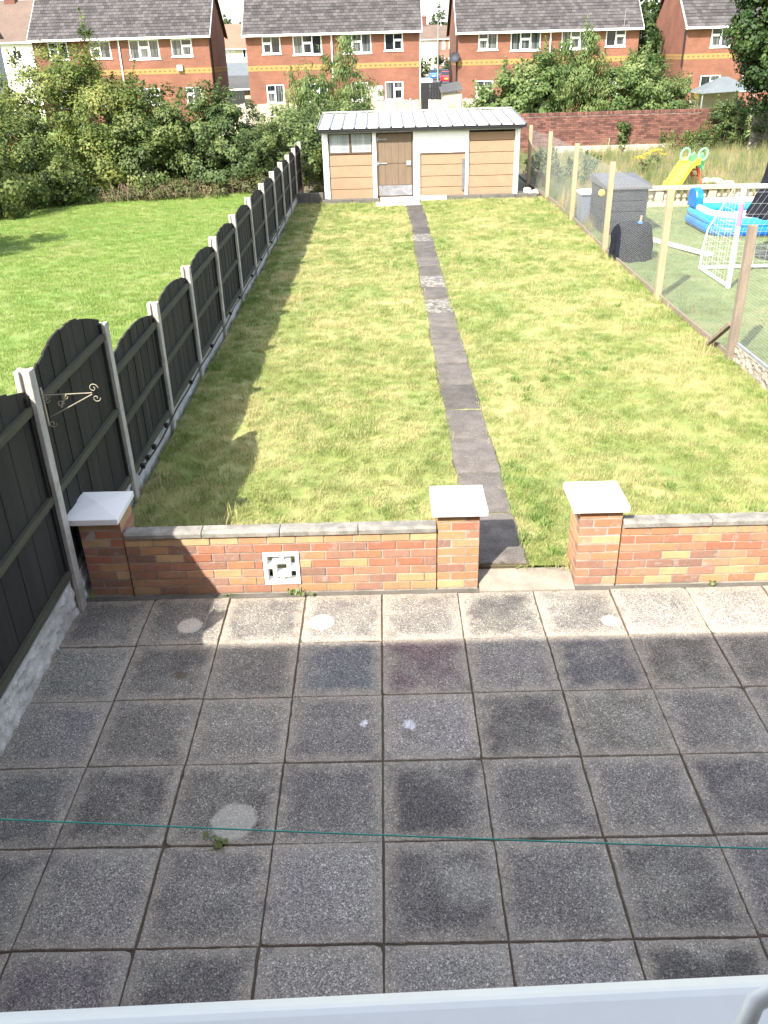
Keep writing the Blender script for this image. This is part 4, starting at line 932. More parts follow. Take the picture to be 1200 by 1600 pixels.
hl = semi('semi_detached_house', -23.42, -11.44, HY, 5.30, 6.9, 'red brick house with grey tiled roof standing behind the big hedge at left', L_up, L_lo, [(-17.55, HY-.07, .1, 'white'), (-11.36, HY+.4, .1, 'dark')])
part('vent_box', MB().box(-13.75, -13.40, HY-.20, HY-.013, 3.20, 3.55), 'white', hl)
M_up = [(-7.84, -6.58, 4.05, 5.12, 'tl'), (-5.75, -3.78, 3.95, 5.14, 'mid'), (-2.40, -.42, 3.95, 5.14, 'mid', 1), (.47, 1.74, 4.05, 5.12, 'tr')]
M_lo = [(-7.78, -6.55, 1.02, 2.2, 'tl'), (-5.3, -3.5, 1.02, 2.2, 'mid'), (-1.9, -.75, 1.02, 2.2, 'mid', 1), (.45, 1.72, 1.02, 2.2, 'tr')]
hm = semi('semi_detached_house', -8.93, 2.84, HY, 5.25, 7.2, 'red brick house with grey tiled roof in the middle, behind the feathery bush', M_up, M_lo, [(-3.1, HY-.07, 2.4, 'white'), (2.90, HY+.10, .1, 'white')])
part('render_patch', MB().box(-.75, .32, HY-.008, HY-.002, 1.05, 1.95), 'pale', hm)
R_up = [(6.85, 8.17, 3.93, 5.0, 'tl'), (9.05, 11.1, 3.83, 5.0, 'mid', 1), (12.5, 14.4, 3.83, 5.0, 'mid'), (15.5, 16.85, 3.93, 5.0, 'tr')]
R_lo = [(6.75, 7.95, 1.0, 2.1, 'tl'), (9.3, 11.0, 1.0, 2.1, 'mid'), (12.6, 14.0, 1.0, 2.1, 'mid'), (15.4, 16.7, 1.0, 2.1, 'tr')]
hr = semi('semi_detached_house', 5.50, 17.75, HY, 5.05, 8.4, 'red brick house with grey tiled roof and satellite dish, behind the tall bushes', R_up, R_lo, [(11.75, HY-.07, 1.2, 'white'), (5.42, HY+.25, .1, 'dark')])
F_up = [(22.65, 24.1, 3.72, 4.95, 'tl'), (25.2, 27.2, 3.72, 4.95, 'mid'), (28.4, 30.4, 3.72, 4.95, 'mid'), (31.3, 32.6, 3.72, 4.95, 'tr')]
F_lo = [(22.3, 23.7, 1.0, 2.05, 'tr'), (25.2, 27.0, 1.0, 2.05, 'mid'), (28.4, 30.2, 1.0, 2.05, 'mid'), (31.3, 32.6, 1.0, 2.05, 'tr')]
hf = semi('semi_detached_house', 21.0, 33.2, HY, 5.0, 8.4, 'red brick house with grey tiled roof, partly hidden by the tall tree at right', F_up, F_lo, [(20.92, HY+.2, 2.6, 'dark')])
def dish(x, y, z, label, tilt=(70, 0, 30)):
    t = thing('satellite_dish', (x, y, z), label, 'satellite dish')
    d = part('dish', MB().lathe([(.02, 0), (.18, .03), (.30, .09), (.36, .14), (.355, .15), (.29, .10), (.17, .04), (.02, .012)], (x, y, z), 18), 'bin', t, smooth=True); d.rotation_euler = [rad(a) for a in tilt]
    part('arm', MB().bar((x, y+.02, z-.25), (x+.12, y+.35, z-.25), .04, .04).bar((x, y+.02, z-.25), (x, y, z), .04, .04), 'dark', t)
    return t
dish(5.28, HY-.1, 3.5, 'grey satellite dish on the corner of the right-hand brick house', (65, 0, -20))
# aerial on roof line between right houses
ae = thing('aerial', (16.6, HY+.5, 5.3), 'thin television aerial standing on eaves of the brick house at right', 'aerial')
part('mast', MB().tube([(16.6, HY-.30, 5.0), (16.6, HY-.30, 6.1)], .014, 6), 'grey', ae)
part('boom', MB().tube([(16.2, HY-.30, 5.95), (17.4, HY-.30, 6.02)], .012, 6), 'grey', ae)
for k in range(5): part('rod', MB().tube([(16.35+.22*k, HY-.5, 5.96+.013*k), (16.35+.22*k, HY-.1, 5.96+.013*k)], .008, 5), 'grey', ae)
# simple further houses, each with a roof and windows
def plain_house(name, x0, x1, y, dep, ze, zr, wm, rm, label, wins, chim=(), group=None, hip=0.0):
    t = thing(name, ((x0+x1)/2, y+dep/2, 0), label, 'house', group); mb = MB(); yr = y+dep/2
    holed(mb, x0, x1, -.1, ze, y, wins, 0)
    for x in (x0, x1): mb.add([(x, y, -.1), (x, y+dep, -.1), (x, y+dep, ze), (x, yr, zr if not hip else ze), (x, y, ze)], [(0, 1, 2, 3, 4)], 1)
    mb.add([(x0, y+dep, -.1), (x1, y+dep, -.1), (x1, y+dep, ze), (x0, y+dep, ze)], [(0, 1, 2, 3)], 0)
    part('wall', mb, wm, t); o = .25
    vs = [(x0-o, y-o, ze-.08), (x1+o, y-o, ze-.08), (x1+o, y+dep+o, ze-.08), (x0-o, y+dep+o, ze-.08), (x0-o+hip, yr, zr), (x1+o-hip, yr, zr)]
    rf = part('roof', MB().add(vs, [(0, 1, 5, 4), (2, 3, 4, 5), (1, 2, 5), (3, 0, 4), (3, 2, 1, 0)]), rm, t)
    part('gutter', MB().box(x0-o, x1+o, y-o-.1, y-o-.004, ze-.16, ze-.05), 'white', t)
    for cx, cz in chim: part('chimney', MB().box(cx-.45, cx+.45, yr-.4, yr+.4, zr-.5, cz).box(cx-.52, cx+.52, yr-.47, yr+.47, cz, cz+.15).tube([(cx-.2, yr, cz+.15), (cx-.2, yr, cz+.5)], .12, 8).tube([(cx+.2, yr, cz+.15), (cx+.2, yr, cz+.5)], .12, 8), 'oldbrick', rf)
    for w in wins:
        a, b, c, d = w; f = .09
        fr = part('window', MB().box(a, b, y+.02, y+.08, c, c+f).box(a, b, y+.02, y+.08, d-f, d).box(a, a+f, y+.02, y+.08, c+f, d-f).box(b-f, b, y+.02, y+.08, c+f, d-f).box((a+b)/2-.05, (a+b)/2+.05, y+.02, y+.08, c+f, d-f), 'white', t)
        part('pane', MB().box(a+f, b-f, y+.055, y+.06, c+f, d-f), 'pane', fr)
    return t
plain_house('rendered_house', -41, -28.6, 75, 8, 5.55, 8.7, 'render render', 'oldroof', 'white rendered house with brown roof and chimney at far left', [(-30.6, -29.8, 4.2, 5.0), (-34, -32.5, 3.6, 5.0)], [(-31.3, 9.6)])
plain_house('grey_house', -38, -24.4, 50, 7, 5.4, 8.2, 'grender grender', 'oldroof', 'grey rendered house cut by the left edge, behind the hedge', [])
plain_house('cream_house', -26, -12.5, 110, 8, 4.95, 7.6, 'cream cream', 'redroof', 'cream house with red roof seen between the left two brick houses', [(-18.3, -17.9, 4.2, 4.7), (-17.6, -17.2, 4.2, 4.7), (-16.3, -15.4, 3.9, 4.9)], hip=3)
plain_house('garage', -19.8, -12, 84, 6, 2.4, 3.5, 'render render', 'tarp', 'low white garage with grey roof in the gap left of middle house', [])
plain_house('garage', -16.6, -9.4, 71, 5, 1.75, 2.6, 'cream cream', 'asphalt', 'nearer flat garage with dark roof in the gap left of middle house', [])
plain_house('estate_house', 4, 12.0, 186, 8, 6.35, 8.9, 'cream cream', 'oldroof', 'cream end house of the terrace seen far down the street', [(9.3, 9.9, 4.6, 6.0), (9.3, 9.9, 1.6, 3)], [(9.3, 10.2)])
plain_house('estate_house', 12.1, 26, 185, 8, 6.35, 8.7, 'est_x est_y', 'oldroof', 'brick terrace house far down the street beyond the lamp post', [(12.6+1.35*i, 13.2+1.35*i, z, z+1.5) for i in range(6) for z in (1.6, 4.5)])
# dark gate and side passage pieces beside the middle house
gt = thing('side_gate', (3.45, 57.5, 0), 'black side gate between the middle and right brick houses', 'gate')
for k in range(7): part('board', MB().box(2.88+.19*k, 2.88+.19*k+.18, 57.5, 57.53, .1, 2.12), 'dark', gt)
part('rail', MB().box(2.88, 4.2, 57.535, 57.57, .5, .6).box(2.88, 4.2, 57.535, 57.57, 1.7, 1.8), 'dark', gt)
gt = thing('side_gate', (-9.4, 57.5, 0), 'black boards across the dark gap left of the middle brick house', 'gate')
for k in range(6): part('board', MB().box(-10.1+.19*k, -10.1+.19*k+.18, 57.5, 57.53, .1, 1.95), 'dark', gt)  # plain black boards closing the dark gap between the two houses
part('rail', MB().box(-10.1, -8.95, 57.535, 57.57, .5, .6), 'dark', gt)
ls = thing('lean_to', (4.85, 56.5, 0), 'small shed with sloping grey felt roof against the right brick house', 'shed')
for k in range(7): part('board', MB().box(4.25+.175*k, 4.25+.175*k+.168, 56.0, 56.03, .05, 1.55), 'fence', ls)
part('wall', MB().box(4.22, 5.46, 56.04, 57.9, .05, 1.5), 'fence', ls)
part('roof', MB().add([(4.05, 55.85, 1.60), (5.49, 55.85, 1.72), (5.49, 58.1, 2.15), (4.05, 58.1, 1.95), (4.05, 55.85, 1.52), (5.49, 55.85, 1.64), (5.49, 58.1, 2.07), (4.05, 58.1, 1.87)], [(0, 1, 2, 3), (7, 6, 5, 4), (0, 4, 5, 1), (1, 5, 6, 2), (2, 6, 7, 3), (3, 7, 4, 0)]), 'asphalt', ls)
# white flat-roofed car port behind the gate
cpn = thing('carport', (3.9, 72, 0), 'white flat canopy roof beyond the black side gate', 'canopy')
part('roof', MB().box(2.5, 4.35, 71, 75, 1.75, 2.0), 'white', cpn)
for x in (2.6, 4.2): part('post', MB().box(x-.06, x+.06, 71.1, 71.22, -.05, 1.748), 'white', cpn)
part('back_wall', MB().box(2.6, 4.2, 74.8, 74.9, -.05, 1.74), 'dbrown', cpn)
# tarpaulin gazebo in the far right garden
gz = thing('gazebo', (20.4, 50, 0), 'grey tarpaulin gazebo in front of the rightmost brick house', 'gazebo')
part('roof', MB().add([(18.7, 48.9, 1.38), (22.0, 48.9, 1.5), (22.0, 51.5, 1.5), (18.7, 51.5, 1.38), (20.2, 50.2, 2.2), (20.6, 50.2, 2.2)], [(0, 1, 5, 4), (1, 2, 5), (2, 3, 4, 5), (3, 0, 4)]), 'tarp', gz)
for x in (18.85, 21.85): part('leg', MB().box(x-.03, x+.03, 49.0, 49.06, .05, 1.42), 'grey', gz)
part('side_sheet', MB().box(18.9, 21.8, 51.3, 51.33, .05, 1.36), 'cast', gz)
# street
struct('road', MB().add([(2.2, 80, -.02), (14, 80, -.02), (22, 190, -.02), (3.0, 190, -.02)], [(0, 1, 2, 3)]), 'asphalt')
struct('pavement', MB().add([(.8, 80, .10), (2.2, 80, .10), (3.0, 183, .10), (1.4, 183, .10), (.8, 80, -.1), (2.2, 80, -.1), (3.0, 183, -.1), (1.4, 183, -.1)], [(0, 1, 2, 3), (0, 4, 5, 1), (1, 5, 6, 2)]), 'pavement')
lp = thing('street_lamp', (9.1, 141, 0), 'tall pale street lamp between the middle and right brick houses', 'street lamp')
part('column', MB().tube([(9.1, 141, -.05), (9.1, 141, 7.95)], [.11, .07], 10), 'grey', lp, smooth=True)
part('arm', MB().tube([(9.1, 141, 7.9), (9.4, 141, 8.05), (9.9, 141, 8.08)], .05, 8), 'grey', lp, smooth=True)
part('lantern', MB().box(9.7, 10.5, 140.85, 141.15, 8.0, 8.2), 'white', lp, bevel=.04)
def car(x, y, mtl, label, rz=0):
    t = thing('parked_car', (x, y, 0), label, 'car', 'cars parked along the street')
    t.location = (0, 0, 0)
    st_ = [(-2.0, .35, .95, .80), (-1.95, .28, 1.02, .84), (-1.2, .24, 1.05, .86), (.9, .24, 1.0, .86), (1.8, .26, .85, .82), (2.05, .35, .72, .74)]
    mb = MB(); vs = []
    for (yy, zb, zt, hw) in st_: vs += [(-hw, yy, zb), (-hw*1.02, yy, (zb+zt)/2), (-hw*.94, yy, zt), (hw*.94, yy, zt), (hw*1.02, yy, (zb+zt)/2), (hw, yy, zb)]
    mb.add(vs, [(i*6+j, i*6+(j+1) % 6, (i+1)*6+(j+1) % 6, (i+1)*6+j) for i in range(5) for j in range(6)]+[tuple(range(6)), tuple(range(30, 36))])
    cab = [(-1.85, 1.03, .76), (-1.45, 1.48, .60), (.15, 1.50, .62), (.95, 1.01, .76)]
    rfv = [(-1.42, 1.485, .60), (.14, 1.505, .62)]
    mb.add([(-.60, -1.45, 1.47), (.60, -1.45, 1.47), (.62, .15, 1.49), (-.62, .15, 1.49), (-.60, -1.45, 1.52), (.60, -1.45, 1.52), (.62, .15, 1.53), (-.62, .15, 1.53)], [(0, 1, 2, 3), (4, 5, 6, 7), (0, 1, 5, 4), (1, 2, 6, 5), (2, 3, 7, 6), (3, 0, 4, 7)])
    part('body', mb, mtl, t, smooth=True)
    vs = []
    for (yy, z, hw) in cab: vs += [(-hw, yy, z), (hw, yy, z)]
    part('window', MB().add(vs+[(-.78, -1.85, .98), (.78, -1.85, .98), (-.78, .95, .98), (.78, .95, .98)], [(0, 1, 3, 2), (2, 3, 5, 4), (4, 5, 7, 6), (0, 2, 4, 6, 10, 8), (1, 9, 11, 7, 5, 3), (8, 9, 1, 0)]), 'glass', t)
    for sx in (-1, 1):
        for yy in (-1.25, 1.3):
            w = part('wheel', MB().lathe([(.31, -.1), (.31, .1)], (0, 0, 0), 16), 'tyre', t); w.location = (sx*.72, yy, .31); w.rotation_euler = (0, math.pi/2, 0)
        part('tail_light', MB().box(sx*.66-.12, sx*.66+.12, -2.03, -1.94, .72, .92), 'light', t)
    part('number_plate', MB().box(-.26, .26, -2.04, -2.005, .55, .68), 'yellow', t)
    part('bumper', MB().box(-.80, .80, -2.05, -1.95, .36, .52), mtl, t, bevel=.03)
    t.location = (x, y, 0); t.rotation_euler = (0, 0, rz)
    return t
car(9.75, 132, 'carred', 'red hatchback parked tail towards us beside the right brick house', -.06)
car(9.1, 152, 'carblue', 'blue hatchback parked beyond the red car, left of the street lamp', -.06)
car(10.6, 148, 'cargrey', 'dark grey car parked between the blue car and the red car', -.06)
car(-17.3, 36, 'carred', 'red car glimpsed past the hedge at the left edge', .3)

# ------------------------------------------------------------------ foliage
def leafmesh(name, pts, nrm, size, mtl, aspect=.62, jit=.35, rng=RNG, tint=None, up=None):
    """each leaf is a folded diamond of two triangles facing its own way"""
    n = len(pts); nrm = nrm/np.linalg.norm(nrm, axis=1, keepdims=True)
    a = rng.normal(size=(n, 3)) if up is None else up+rng.normal(size=(n, 3))*.4
    u = a-nrm*(a*nrm).sum(1, keepdims=True); u /= np.linalg.norm(u, axis=1, keepdims=True)
    v = np.cross(nrm, u); s = (size*rng.uniform(1-jit, 1+jit, n))[:, None]
    P0 = pts-u*s*.5; P2 = pts+u*s*.5; fold = nrm*s*.10
    P1 = pts+v*s*.5*aspect+fold; P3 = pts-v*s*.5*aspect+fold
    V = np.stack([P0, P1, P2, P3], 1).reshape(-1, 3)
    b = np.arange(n)*4; F = np.stack([b, b+1, b+2, b, b+2, b+3], 1).reshape(-1, 3)
    me = bpy.data.meshes.new(name); me.vertices.add(len(V)); me.vertices.foreach_set('co', V.ravel())
    me.loops.add(F.size); me.loops.foreach_set('vertex_index', F.ravel().astype(np.int32))
    me.polygons.add(len(F)); me.polygons.foreach_set('loop_start', np.arange(len(F), dtype=np.int32)*3)
    me.update(calc_edges=True); me.materials.append(mtl)
    at = me.attributes.new('tint', 'FLOAT', 'FACE'); t = rng.random(n) if tint is None else tint; at.data.foreach_set('value', np.repeat(t, 2).astype(np.float32))
    return me
def clumps(blobs, ncl, rng, zmin=.15, csize=.38, shell=.55):
    """leaf-clump centres on the skins of ellipsoids; returns centres, outward normals and clump radii"""
    C, Nn, Rr = [], [], []
    w = np.array([(b[3]*b[4]+b[3]*b[5]+b[4]*b[5]) for b in blobs]); w = w/w.sum()
    for b, q in zip(blobs, w):
        k = max(6, int(ncl*q)); d = rng.normal(size=(k, 3)); d /= np.linalg.norm(d, axis=1, keepdims=True)
        r = np.array(b[3:6]); rad_ = rng.uniform(shell, 1.08, (k, 1))
        p = np.array(b[:3])+d*r*rad_; nn = d/r
        C.append(p); Nn.append(nn); Rr.append(csize*rng.uniform(.6, 1.35, k))
    C, Nn, Rr = np.concatenate(C), np.concatenate(Nn), np.concatenate(Rr); ok = C[:, 2] > zmin
    return C[ok], Nn[ok], Rr[ok]
def foliage(par, blobs, n, size, mtl, seed, ncl=120, csize=.38, name='foliage', aspect=.62, zmin=.12, shell=.55, upw=.45, droop=None, branches=14, shoots=45):
    rng = np.random.default_rng(seed); C, Nn, Rr = clumps(blobs, ncl, rng, zmin, csize, shell)
    i = rng.integers(0, len(C), n); g = rng.normal(size=(n, 3)); g /= np.linalg.norm(g, axis=1, keepdims=True)
    off = g*(rng.random((n, 1))**.45)*Rr[i][:, None]; off[:, 2] *= .75
    p = C[i]+off
    nr = Nn[i]/np.linalg.norm(Nn[i], axis=1, keepdims=True)*1.0+g*.75+rng.normal(size=(n, 3))*.33; nr[:, 2] += upw
    if shoots:
        top = np.where(Nn[:, 2]/np.linalg.norm(Nn, axis=1) > .15)[0]; q_, m_ = [], []
        for k in rng.choice(top, shoots):
            d = Nn[k]/np.linalg.norm(Nn[k])*.45+np.array([0, 0, .8])+rng.normal(size=3)*.25; d /= np.linalg.norm(d); l = rng.uniform(.3, .95)*csize*1.9; kk = int(l/size*5)+4
            for u in rng.random(kk): q_.append(C[k]+d*(Rr[k]*.5+l*u)+rng.normal(size=3)*size*.55*(1.15-u)); m_.append(rng.normal(size=3)+np.array([0, 0, .4]))
            i = np.concatenate([i, np.full(kk, k)])
        p = np.concatenate([p, np.array(q_)]); nr = np.concatenate([nr, np.array(m_)])
    ok = p[:, 2] > zmin*.6; p, nr = p[ok], nr[ok]; ct = rng.random(len(C)); t = np.clip(.6*ct[i][ok]+.4*rng.random(len(p)), 0, 1)
    me = leafmesh(name, p-np.array(wl_(par)), nr, size, M[mtl], aspect, rng=rng, tint=t, up=None if droop is None else np.array([0, 0, droop]))
    o = obj(name, me, par); 
    if branches:
        mb = MB(); base = Vector(wl_(par)); rr = random.Random(seed)
        for k in range(branches):
            c = Vector(C[rr.randrange(len(C))]); b0 = Vector((c.x+(base.x-c.x)*.6, c.y+(base.y-c.y)*.6, base.z-.03)); m_ = (b0*.5+c*.5)+Vector((rr.uniform(-.2, .2), rr.uniform(-.2, .2), .1))
            mb.tube([b0, m_, c], [.03, .02, .006], 5)
        part('stems', mb, 'bark', par)
    return o
def shrub(name, loc, label, cat, blobs, n, size, mtl, seed, group=None, **kw):
    t = thing(name, loc, label, cat, group); foliage(t, blobs, n, size, mtl, seed, **kw); return t
G1 = 'shrubs of the overgrown hedge at left'
shrub('hedge_shrub', (-10.9, 19.3, .08), 'dark green shrub nearest us at the left edge of the lawn', 'shrub', [(-10.9, 19.4, 1.05, 1.6, 1.5, 1.2), (-11.8, 21.5, 1.5, 1.6, 1.6, 1.6), (-10.0, 21.2, 1.0, 1.0, 1.1, 1.0), (-9.3, 21.2, .6, .7, .8, .7)], 28000, .10, 'lf_mid', 1, G1, ncl=300, csize=.30)
shrub('hedge_shrub', (-10.3, 24, .08), 'tall yellowish green privet at the left end of the hedge', 'shrub', [(-10.6, 24, 2.1, 2.0, 1.8, 2.0), (-9.0, 24.0, 2.1, 1.5, 1.6, 1.95), (-12.1, 23.4, 1.7, 1.6, 1.6, 1.6), (-9.8, 24.3, 3.5, 1.1, 1.0, .85), (-8.95, 24.2, 4.1, .2, .25, .75), (-8.7, 22.6, 1.0, 1.1, 1.0, 1.2), (-8.1, 24.2, 2.6, .8, .9, .9)], 42000, .098, 'lf_yel', 2, G1, ncl=420, csize=.34)
shrub('hedge_shrub', (-7.3, 23.6, .08), 'mid green rounded shrub in the middle of the hedge', 'shrub', [(-7.6, 23.8, 1.5, 1.2, 1.5, 1.65), (-6.6, 23.9, 1.4, 1.1, 1.4, 1.6), (-7.2, 22.5, .9, 1.2, .8, 1.1)], 27000, .10, 'lf_mid', 3, G1, ncl=260, csize=.30)
shrub('hedge_shrub', (-5.0, 24.0, .08), 'ivy covered hedge section with brighter green leaves, right of the rounded shrub', 'shrub', [(-5.6, 24.2, 1.4, 1.1, 1.4, 1.6), (-4.7, 24.3, 1.4, .8, 1.3, 1.6), (-4.9, 23.1, .9, 1.5, .9, 1.0), (-3.9, 24.0, 1.0, .7, 1.0, 1.1)], 30000, .10, 'lf_ivy', 4, G1, ncl=280, csize=.28)
shrub('hedge_shrub', (-2.5, 24.3, .08), 'dark shrub filling the corner between fence end and shed', 'shrub', [(-3.0, 24.8, 1.1, 1.2, 1.1, 1.15), (-1.95, 24.5, 1.1, .8, .9, 1.1), (-2.1, 22.9, .7, .42, .9, 1.0), (-1.0, 26.4, 1.3, 1.7, 1.2, 1.15), (-3.2, 27.0, 1.2, 1.2, 1.2, 1.1)], 24000, .10, 'lf_ivy', 5, G1, ncl=260, csize=.28)
shrub('hedge_shrub', (-9.7, 13.3, .08), 'shrub at the left border whose shadow falls on the bright neighbouring lawn', 'shrub', [(-10.1, 13.2, 1.1, 1.35, 1.7, 1.2), (-9.9, 13.5, 2.1, .95, 1.2, .95)], 14000, .10, 'lf_mid', 7, G1, ncl=120, csize=.28)
# dead brambles at the hedge foot
br = thing('brambles', (-5.6, 21.9, .08), 'brown dead brambles heaped along the foot of the hedge', 'brambles'); mb = MB(); rr = random.Random(5)
for k in range(280):
    x = rr.uniform(-8.2, -3.3); y0 = 21.0+(x+8.2)*.33+rr.uniform(0, 1.0); h = rr.uniform(.15, .62)
    a = rr.uniform(0, 6.28); l = rr.uniform(.2, .7)
    mb.tube([(x, y0, .08), (x+l*.4*math.cos(a), y0+l*.3*math.sin(a), h*.9+.08), (x+l*.8*math.cos(a), y0+l*.6*math.sin(a)-.05, h*.75+.08), (x+l*1.2*math.cos(a), y0+l*math.sin(a)*.9, h*.3+.08)], [.008, .007, .005, .003], 3)
part('canes', mb, 'twig', br)
foliage(br, [(-7.2, 21.6, .25, 1.1, .5, .28), (-5.6, 22.1, .3, 1.2, .6, .36), (-4.2, 22.6, .3, 1.0, .6, .36)], 6500, .065, 'lf_bram', 6, ncl=190, csize=.18, zmin=.09, name='dry_leaves', branches=0, shoots=0)
# feathery bush before the middle house, bushes before the right houses
shrub('feathery_bush', (-2.2, 36, .05), 'feathery pale green bush in front of the middle brick house', 'bush', [(-2.5, 36, 1.6, 1.6, 1.3, 1.5), (-1.6, 36.2, 2.9, .9, .9, 1.3), (-3.1, 35.8, 2.5, 1.0, .9, 1.0), (-.9, 36, 2.3, 1.0, .9, 1.3), (-1.4, 36, 4.0, .5, .5, .6), (-3.9, 36.0, 1.4, .8, .9, 1.1)], 11500, .17, 'lf_wil', 11, ncl=230, csize=.34, aspect=.24, droop=1.2, upw=.1, shell=.3)
shrub('tall_bush', (6.6, 41, .05), 'dark green rounded bush above the left end of the old brick wall', 'bush', [(6.4, 41, 1.4, 1.6, 1.3, 1.4), (7.8, 41.3, 1.9, 1.5, 1.3, 1.7), (5.4, 40.8, 1.0, 1.0, 1.0, 1.0)], 16000, .16, 'lf_wil', 12, 'bushes behind the old brick wall', ncl=260, csize=.38)
shrub('tall_bush', (9.6, 42, .05), 'tallest wispy willow bush behind the old brick wall', 'bush', [(9.2, 42, 2.0, 1.5, 1.3, 1.8), (10.4, 42.2, 2.8, 1.0, 1.0, 1.4), (8.6, 42, 2.9, .9, .9, .9), (10.6, 42, 4.1, .45, .5, .7), (10.8, 41.8, 1.6, 1.2, 1.1, 1.5), (9.4, 42, 3.8, .4, .5, .6)], 16500, .18, 'lf_wil', 13, 'bushes behind the old brick wall', ncl=320, csize=.4, aspect=.28, droop=1.0, upw=.1, shell=.35)
shrub('tall_bush', (13.3, 42, .05), 'pale green bush at the right end of the row behind the old wall', 'bush', [(12.2, 42, 1.6, 1.3, 1.2, 1.6), (13.7, 42.3, 1.8, 1.4, 1.2, 1.6), (15.0, 42.2, 1.3, 1.1, 1.0, 1.2), (13.0, 42, 2.9, .9, .8, .8)], 18000, .16, 'lf_wil', 14, 'bushes behind the old brick wall', ncl=240, csize=.38, aspect=.45)
shrub('tall_bush', (18.4, 63, .05), 'narrow dark conifer-like bush in the gap between right houses', 'bush', [(19.2, 62, 2.0, .75, 1.2, 2.2), (19.4, 64, 4.2, .9, 1.2, 1.9)], 5000, .2, 'lf_dark', 15, 'bushes behind the old brick wall', ncl=90, csize=.4)
def tree(name, loc, label, blobs, n, size, mtl, seed, h, r0, group=None, **kw):
    t = thing(name, loc, label, 'tree', group); x, y, z = loc; rr = random.Random(seed)
    part('trunk', MB().tube([(x, y, z-.1), (x+.1, y+.05, z+h*.35), (x-.05, y, z+h*.7), (x+.05, y, z+h)], [r0, r0*.75, r0*.5, r0*.2], 10), 'bark', t, smooth=True)
    mb = MB()
    for b in blobs:
        for k in range(3):
            c = Vector(b[:3])+Vector((rr.uniform(-1, 1)*b[3], rr.uniform(-1, 1)*b[4], rr.uniform(-1, 1)*b[5]))*.7
            s_ = Vector((x, y, z+max(.3, min(h*.8, c.z*.6)))); mb.tube([s_, s_*.5+c*.5+Vector((0, 0, -.1)), c], [r0*.35, r0*.2, .01], 6)
    part('limbs', mb, 'bark', t, smooth=True)
    foliage(t, blobs, n, size, mtl, seed, name='crown', branches=0, **kw); return t
tree('tree', (15.1, 29.3, .08), 'tall dark green tree overhanging the right edge of the photo', [(14.8, 29, 3.4, 1.7, 1.6, 1.5), (14.0, 28.6, 4.9, 1.6, 1.5, 1.4), (15.4, 29, 5.6, 1.9, 1.7, 1.6), (13.3, 28.6, 4.1, .7, .8, .8), (14.3, 28.8, 2.5, 1.0, 1.0, .9), (15.2, 29.2, 7.4, 1.6, 1.6, 1.6), (13.6, 28.8, 6.0, .9, .9, .8)], 42000, .14, 'lf_dark', 21, 6.5, .2, ncl=400, csize=.38)
shrub('ivy', (14.0, 31.6, .08), 'ivy smothering the right end of the old brick wall', 'ivy', [(13.9, 31.8, 1.2, .6, .4, .75), (14.6, 31.3, .9, .9, .6, .95), (13.2, 31.8, .45, .55, .3, .4), (15.6, 30.6, .9, .9, .7, .85)], 9000, .09, 'lf_ivy', 22, ncl=180, csize=.24)
shrub('nettle_clump', (12.0, 30.8, .08), 'low green weed clump at the wall foot right of the slide', 'weeds', [(11.8, 31, .3, .8, .5, .4), (12.8, 30.7, .35, .8, .6, .45)], 3500, .08, 'lf_mid', 23, ncl=90, csize=.2, zmin=.08)
shrub('nettle_clump', (6.4, 22.5, .08), 'green weed clump behind the tall grey storage box', 'weeds', [(6.2, 22.6, .4, .6, .5, .45), (5.3, 23.4, .4, .5, .7, .5)], 2600, .08, 'lf_ivy', 24, ncl=70, csize=.2, zmin=.08)
for i, (x, y, s_, l) in enumerate(((15, 240, 6, 'leafy round tree far beyond the street on the skyline left'), (24, 250, 6.5, 'darker tree far beyond the street behind the terrace'), (-34, 230, 5, 'distant tree on the skyline between the left houses'), (-58, 190, 5, 'distant tree on the skyline at far left'), (38, 120, 7, 'distant tree between the right pair of brick houses'))):
    tree('distant_tree', (x, y, -.1), l, [(x, y, 6+s_*.4, s_*.9, s_*.9, s_*.75), (x-s_*.6, y, 5+s_*.2, s_*.5, s_*.5, s_*.5), (x+s_*.6, y, 5.5+s_*.3, s_*.5, s_*.5, s_*.5)], 2600, .7, 'lf_far', 40+i, 7, .4, 'distant trees on the skyline', ncl=70, csize=1.3)
shrub('street_hedge', (10, 166, -.05), 'clipped green hedge across the far end of the street', 'hedge', [(6.0, 166, 1.2, 3.4, 1.2, 1.6), (11.5, 166, 1.3, 3.4, 1.2, 1.7), (17, 166, 1.3, 3.4, 1.2, 1.7)], 4200, .42, 'lf_far', 50, ncl=120, csize=.6, branches=0)
shrub('ivy', (9.95, 31.8, .08), 'small ivy tuft climbing the middle of the old brick wall', 'ivy', [(9.95, 31.9, .55, .18, .1, .5)], 500, .10, 'lf_ivy', 25, ncl=30, csize=.12, zmin=.1, branches=3)
solo('stake', MB().tube([(9.35, 31.7, .0), (9.37, 31.72, .62)], .022, 6), 'timber', (9.35, 31.7, .05), 'short pale stake standing before the old brick wall', 'stake')
